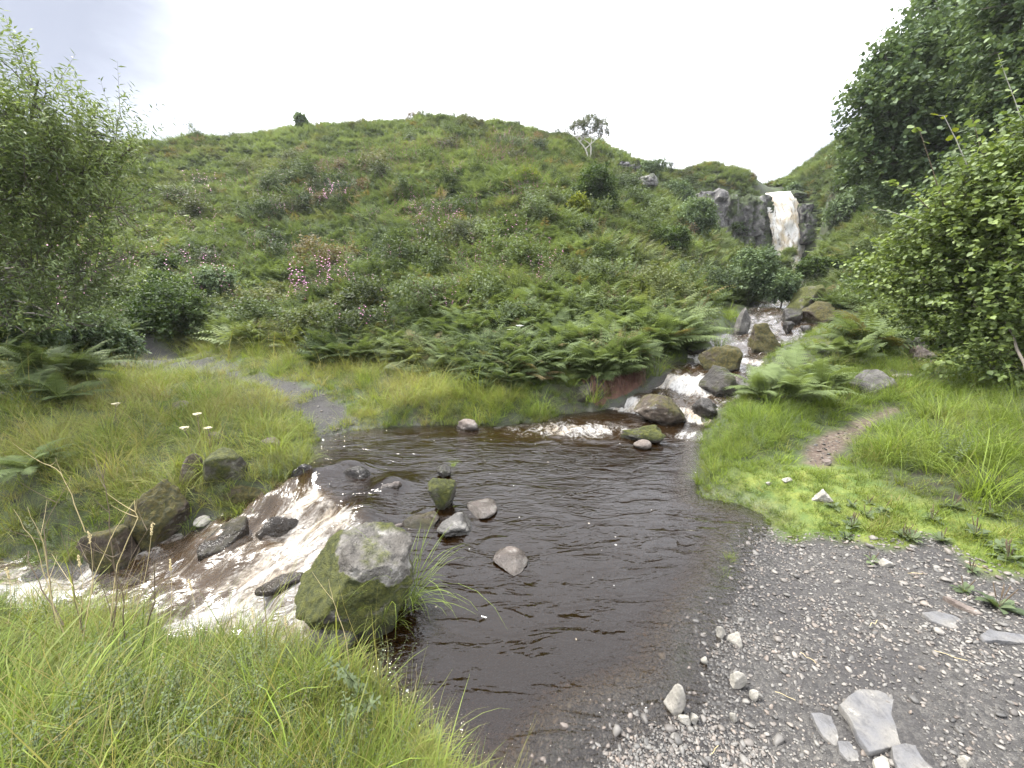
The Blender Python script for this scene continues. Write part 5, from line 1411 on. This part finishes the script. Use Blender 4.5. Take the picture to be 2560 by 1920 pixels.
# the eroded bank of red roots
def root_bank():
    A = Acc(); r = np.random.default_rng(77)
    pts = [onto(px, py)[0] for px, py in ((1480, 1008), (1520, 998), (1560, 986), (1610, 962))]
    pts = np.array(pts); s = r.uniform(size=420)
    base = np.stack([np.interp(s, np.linspace(0, 1, 4), pts[:, j]) for j in range(3)], 1)
    for b in base:
        off = r.uniform(.1, .42); top = b + np.array((r.normal(0, .02), off, 0)); top[2] = surf(top[:1], top[1:2])[0] + .03
        bot = b + np.array((r.normal(0, .04), off - r.uniform(.1, .25), 0)); bot[2] = max(surf(bot[:1], bot[1:2])[0] + .02, top[2] - r.uniform(.12, .3))
        mid = (top + bot) / 2 + np.array((r.normal(0, .02), -.04, .03))
        v, f = tube(np.array([top, mid, bot]), [.006, .005, .002], 3); A.add(v, f)
    # soil face behind the roots, lying on the bank
    V = []
    for i, t in enumerate(np.linspace(0, 1, 24)):
        b = np.array([np.interp(t, np.linspace(0, 1, 4), pts[:, j]) for j in range(3)])
        for j in range(8):
            q = b + np.array((-.02 * j, -.06 + .07 * j, 0))
            zz = surf(q[:1], q[1:2])[0]
            V.append((q[0], q[1], zz + (.025 if 0 < j < 7 else -.06) + .03 * vnoise(np.array([[t * 9, j * 1.1, 0.]]))[0]))
    i = (np.arange(23)[:, None] * 8 + np.arange(7)[None]).ravel()
    A.add(np.array(V), np.stack([i, i + 8, i + 9, i + 1], 1))
    N = NT('red_roots'); n_ = N.noise(18, 4, .6, N.scaled(N.pos(), (1, 1, .3)))
    m = N.done(N.pbsdf(N.mix(n_, (.030, .014, .009), (.13, .060, .038)), .85, N.bump(n_, .6, .03)))
    o = link('earth_bank', A.mesh('earth_bank', [m])); tag(o, 'undercut bank of hanging red brown roots beneath the ferns', 'bank')
root_bank()

# ---------------------------------------------------------------- flowers and stalks
def umbel(label, px, py, h, n=1, size=.05, seed=0, mat=None, group='white umbel flowers'):
    r = np.random.default_rng(seed); p, t = onto(px, py)
    root = empty('umbel_flower', p); tag(root, label, 'flower', group)
    top = np.array((r.normal(0, .03), r.normal(0, .03), h))
    v, f = tube(np.array([(0, 0, -.02), top * .5 + r.normal(0, .01, 3), top]), [.005, .004, .003], 5); link('stem', mesh_np('stem', v, f, None, True, [TWIG if mat else STRAW]), (0, 0, 0), root)
    A = Acc(); v2, f2 = ico(1)
    for k in range(26):
        a = k * 2.4; rr = size * math.sqrt((k + .5) / 26)
        q = top + np.array((rr * math.cos(a), rr * math.sin(a), .012 - .12 * rr + r.normal(0, .003)))
        A.add(v2 * (.010, .010, .006) + q, f2)
        if k % 3 == 0: v, f = tube(np.array([top - (0, 0, .03), q]), [.0015, .001], 3); A.add(v, f)
    link('flower_head', A.mesh('flower_head', [mat or WHITEF]), (0, 0, 0), root)
UF = 'white umbel flowers'
for lab, px, py, h, s in (('topmost white umbel of the cluster before the far bank ferns', 1298, 868, .42, 1), ('left white umbel of the cluster before the far bank ferns', 1278, 872, .38, 2), ('right white umbel of the cluster before the far bank ferns', 1318, 880, .36, 3), ('lowest white umbel of the cluster before the far bank ferns', 1300, 905, .26, 4), ('white umbel beside the fern slope in mid hill', 1484, 660, .5, 5), ('white umbel among ferns left of the umbel cluster', 1052, 800, .4, 6), ('white umbel in front of the dark fern knoll', 1560, 790, .45, 7)):
    umbel(lab, px, py, h, size=.075, seed=s)
DRYU = NT('dried_umbel'); DRYU = DRYU.done(DRYU.pbsdf((.42, .37, .24), .8))
for lab, px, py, h, s in (('tallest dried umbel above the flat topped golden moss rock', 500, 1120, .36, 11), ('lower dried umbel beside the flat topped golden moss rock', 524, 1128, .24, 12), ('dried umbel left of the tallest dried umbel', 476, 1120, .25, 13), ('dried umbel standing alone in the meadow grass', 305, 1070, .3, 14)):
    umbel(lab, px, py, h, size=.035, seed=s, mat=DRYU, group='dried umbels in the meadow')

# dead branching stalks in front of the rapids
DS = 'dead stalks in the foreground grass'
def stalk(label, pts, Y, seed, branches=3, thick=.0035, mat=None):
    r = np.random.default_rng(seed)
    p = np.array([P(a, b, Y=Y) for a, b in pts]); g = p[0].copy()
    p[:, 1] += np.linspace(0, .08, len(p)) * r.normal()
    s = np.linspace(0, 1, 12); pp = np.stack([np.interp(s, np.linspace(0, 1, len(p)), p[:, j]) for j in range(3)], 1) - g
    pp += np.cumsum(r.normal(0, .003, pp.shape), 0)
    A = Acc(); v, f = tube(pp, np.linspace(thick, thick * .35, 12), 5); A.add(v, f)
    for k in range(branches):
        i = int(r.integers(4, 11)); d = r.normal(0, 1, 3) * (1, .5, .3) + (0, 0, .9); d /= np.linalg.norm(d); L = r.uniform(.06, .2)
        q = pp[i] + np.outer(np.linspace(0, 1, 4), d) * L; q[:, 2] += np.linspace(0, 1, 4) ** 2 * .03
        v, f = tube(q, np.linspace(thick * .6, .0006, 4), 4); A.add(v, f)
    o = link('dead_stalk', A.mesh('dead_stalk', [mat or TWIG]), g); tag(o, label, 'stalk', DS)
stalk('dark dead stalk with a kink left of the water, tallest of the dead stalks', [(275, 1610), (285, 1480), (262, 1330), (250, 1240), (235, 1180)], 1.75, 1, 4)
stalk('pale dead stalk crossing in front of the brown mossy rock', [(270, 1600), (280, 1420), (330, 1300), (320, 1250)], 1.8, 2, 3, mat=STRAW)
stalk('dark dead stalk leaning left over the meadow bank', [(140, 1560), (100, 1440), (60, 1340), (95, 1230)], 1.9, 3, 3)
stalk('twin stemmed dead stalk in front of the lower rapids', [(310, 1600), (318, 1480), (300, 1390), (350, 1360)], 1.75, 4, 4)
stalk('thin dead stalk leaning right over the rapids', [(350, 1640), (395, 1500), (410, 1420), (420, 1370)], 1.7, 5, 2)
stalk('long dead stalk bent low to the left', [(160, 1560), (90, 1490), (30, 1420), (10, 1400)], 1.8, 6, 2)
stalk('straight straw stalk in front of the foreground boulder', [(880, 1700), (860, 1580), (845, 1500), (832, 1430)], 1.45, 7, 1, .002, STRAW)
stalk('fine curved straw stalk over the near pool', [(1010, 1860), (1035, 1740), (1060, 1650), (1075, 1590)], 1.3, 8, 0, .0015, STRAW)
stalk('pale stalk above the dry meadow', [(215, 1330), (190, 1240), (160, 1170), (120, 1140)], 2.4, 9, 3, .003, STRAW)
rs = np.random.default_rng(321)
for k in range(9):
    x0, y0 = rs.uniform(90, 430), rs.uniform(1580, 1660); lean = rs.normal(0, 45); hh = rs.uniform(170, 360)
    stalk('one of the thin stalks in the tangle before the lower rapids', [(x0, y0), (x0 + lean * .4 + rs.normal(0, 8), y0 - hh * .4), (x0 + lean * .7, y0 - hh * .75), (x0 + lean * 1.4, y0 - hh)], rs.uniform(1.6, 1.9), 60 + k, int(rs.integers(1, 4)), .0022, STRAW if k % 2 else TWIG)
# flowering grass heads
SH2 = 'grass seed heads in the foreground'
def seedhead(label, x0, y0, x1, y1, Y, seed):
    r = np.random.default_rng(seed)
    a = np.array(P(x0, y0, Y=Y)); b = np.array(P(x1, y1, Y=Y)) - a
    root = empty('seed_head', a); tag(root, label, 'seed head', SH2)
    s = np.linspace(0, 1, 7); pp = np.outer(s, b); pp[:, 0] += .02 * np.sin(s * 2.5)
    v, f = tube(pp, np.linspace(.0014, .0009, 7), 4); link('stem', mesh_np('stem', v, f, None, True, [STRAW]), (0, 0, 0), root)
    A = Acc(); d = pp[-1] - pp[-2]; d /= np.linalg.norm(d); v2, f2 = ico(1)
    for k in range(26):
        q = pp[-1] + d * (k / 26 * .055 - .012) + r.normal(0, .0022, 3); A.add(v2 * (.0022, .0022, .0042) + q, f2)
    link('head', A.mesh('head', [STRAW]), (0, 0, 0), root)
for k, (lab, c) in enumerate((('upright seed head nearest the rapids at the left', (222, 1520, 218, 1350)), ('short fat seed head left of the tall straw heads', (200, 1540, 192, 1410)), ('seed head low in the corner of the near grass', (92, 1860, 84, 1760)), ('tall slim seed head before the white water', (415, 1620, 420, 1420)), ('seed head leaning over the lower rapids', (500, 1640, 470, 1470)), ('seed head standing by the near water edge', (712, 1700, 708, 1560)), ('pinkish seed head in the middle of the near grass', (400, 1760, 402, 1660)), ('seed head beside the brown half buried rock', (880, 1900, 874, 1800)), ('seed head by the left edge of the near grass', (20, 1560, 14, 1440)), ('thin seed head in front of the foam pool', (630, 1680, 626, 1540)), ('bent seed head at the bottom edge', (500, 1900, 512, 1800)), ('slanting seed head over the meadow bank', (330, 1560, 372, 1330)))):
    seedhead(lab, *c, 1.55, 40 + k)

# broad leaved plantains and docks
def rosette(label, px, py, size, seed, spikes=0, tint=.5, name='plantain', cat='plantain', group='broad leaved plants on the shore'):
    r = np.random.default_rng(seed); p, t = onto(px, py); n_ = int(r.integers(9, 14))
    root = empty(name, p); tag(root, label, cat, group)
    tv = np.array([(0, .04, 0), (0, -.04, 0), (.35, .2, .16), (.35, -.2, .16), (.35, 0, .13), (.75, .2, .2), (.75, -.2, .2), (.75, 0, .17), (1.05, 0, .08)])
    tf = np.array([[0, 1, 3, 4], [0, 0, 4, 2]])
    tf = np.array([[0, 4, 2], [0, 1, 4], [1, 3, 4], [2, 4, 7], [2, 7, 5], [4, 3, 6], [4, 6, 7], [5, 7, 8], [7, 6, 8]])
    az = np.arange(n_) * 2.4 + r.normal(0, .2, n_); el = r.uniform(-.1, .7, n_); L = size * r.uniform(.6, 1.1, n_)
    M = rotm(np.stack([r.normal(0, .25, n_), -el, az], 1)) * L[:, None, None]
    V, F = stamp(tv, tf, np.zeros((n_, 3)), M)
    me = mesh_np('leaves', V, F, dict(leafv=np.repeat(r.uniform(0, .8, n_), len(tv))), True, [WEEDM])
    o = link('leaves', me, (0, 0, 0), root); o['tint'] = tint; o['dry'] = 0.0
    for k in range(spikes):
        a = r.uniform(0, 6.28); hh = size * r.uniform(1.0, 1.6); d = np.array((math.cos(a) * .3, math.sin(a) * .3, 1))
        v, f = tube(np.outer((0, .5, .55, .95, 1), d) * hh, [.001, .001, .0026, .0022, .0008], 5)
        link('flower_spike', mesh_np('flower_spike', v, f, None, True, [SPIKE]), (0, 0, 0), root)
SPIKE = NT('plantain_spike'); SPIKE = SPIKE.done(SPIKE.pbsdf((.075, .052, .030), .8))
for k, (lab, px, py, s, sp, ti) in enumerate((('large plantain rosette growing in the gravel at the right', 2495, 1520, .095, 7, .3), ('small plantain at the moss edge below the triangular stone', 2130, 1318, .075, 3, .5), ('plantain left of the gravel tongue in the moss', 2085, 1270, .06, 0, .4), ('plantain with spikes at the right end of the moss', 2330, 1300, .07, 4, .7), ('plantain at the gravel edge with red brown spikes', 2260, 1345, .08, 4, .6), ('plantain on the gravel edge nearest the pool', 2115, 1345, .055, 0, .5), ('plantain under the dark tussock at the right edge', 2440, 1340, .09, 5, .6), ('plantain in the short grass left of the dark tussock', 2380, 1270, .075, 4, .6), ('spiky plantain in the corner of the right hand grass', 2520, 1400, .08, 5, .6), ('young plantain between narrow plank stone and grass', 2410, 1480, .06, 2, .5))):
    rosette(lab, px, py, s, 500 + k, sp, ti)
for k, (lab, px, py, s, ti) in enumerate((('pale lobed leaf plant on the near bank by the pool', 850, 1750, .09, .9), ('pale buttercup plant at the tip of the near bank', 950, 1800, .08, .9), ('broad leaf plant hanging over the near water', 1085, 1870, .075, .8), ('lobed leaf plant among the near grass below the dark stone', 790, 1760, .08, .9), ('yellowing broad leaf plant in the near grass', 900, 1850, .08, 1.0))):
    rosette(lab, px, py, s, 540 + k, 0, ti, 'broadleaf_plant', 'plant', 'broad leaved plants on the near bank')
rt_ = np.random.default_rng(77)
for k in range(16):
    a_ = rt_.uniform(); px = 2050 + 500 * a_ + rt_.normal(0, 25); py = 1262 + 105 * a_ + rt_.normal(0, 32)
    rosette('one of the small plantains scattered through the short turf above the gravel', px, py, rt_.uniform(.04, .075), 570 + k, int(rt_.integers(0, 5)), rt_.uniform(.3, 1), 'plantain', 'plantain', 'small plantains in the turf')
for k in range(7):
    px, py = ((1965, 1745), (2180, 1560), (2290, 1440), (1790, 1880), (2440, 1420), (2020, 1650), (2380, 1650))[k]
    p = onto(px, py)[0]; a_ = rt_.uniform(0, 3.14); L = rt_.uniform(.06, .14); s_ = np.linspace(-.5, .5, 6)
    pts = np.stack([s_ * L * math.cos(a_), s_ * L * math.sin(a_), .008 + .012 * rt_.uniform(size=6)], 1); pts[3:, :2] += rt_.normal(0, .01, 2)
    v, f = tube(pts, np.full(6, .0011), 4); o = link('straw', mesh_np('straw', v, f, None, True, [STRAW]), p)
    tag(o, 'thin dry straw lying on the gravel', 'straw', 'dry straws on the gravel')
# pink willowherb spikes that stand out one by one
for k, (lab, px, py) in enumerate((('pink flower spike in the dark hollow beside the willow', 500, 520), ('pair partner pink flower spike lower in the dark hollow', 478, 535), ('pink flower spike below the dark hollow', 385, 560), ('pink flower spike high on the slope right of the hollow', 590, 565), ('pink flower spike left of the two mid slope flowers', 1018, 700), ('pink flower spike right of the two mid slope flowers', 1070, 690), ('pink flower spike in the pale streak of mid slope', 745, 700), ('pink flower spike in the pale streak, upper one', 760, 610))):
    p = onto(px, py)[0]; src = herb_p[k % 3]
    o = bpy.data.objects.new('willowherb', src.data.copy()); COL.objects.link(o); o.location = p; o.scale = (1.15,) * 3; o.rotation_euler = (0, 0, k); o['tint'] = .5; o['dry'] = .0
    tag(o, lab, 'willowherb', 'pink willowherb on the slope')
# ---------------------------------------------------------------- damp air over the valley
hm = bpy.data.materials.new('haze'); hm.use_nodes = True
ht = hm.node_tree; ht.nodes.clear()
ho = ht.nodes.new('ShaderNodeOutputMaterial'); hv = ht.nodes.new('ShaderNodeVolumePrincipled')
hv.inputs['Color'].default_value = (.93, .96, 1, 1); hv.inputs['Density'].default_value = .0004; hv.inputs['Anisotropy'].default_value = .2
ht.links.new(hv.outputs[0], ho.inputs['Volume'])
bm = bmesh.new(); bmesh.ops.create_cube(bm, size=1)
me = bpy.data.meshes.new('haze'); 
zlo, zhi = float(gz.min()) - 1.5, float(gz.max()) + 8
for v in bm.verts:
    v.co = (v.co.x * (gx[-1] - gx[0] + 6) + (gx[-1] + gx[0]) / 2, v.co.y * (gy[-1] - gy[0] + 6) + (gy[-1] + gy[0]) / 2, v.co.z * (zhi - zlo) + (zhi + zlo) / 2)
bm.to_mesh(me); bm.free(); me.materials.append(hm)
tag(link('haze', me), 'thin pale damp air over the valley', 'haze', kind='stuff')
SC.cycles.volume_bounces = 0
print('GROUND Z', gz.min(), gz.max())
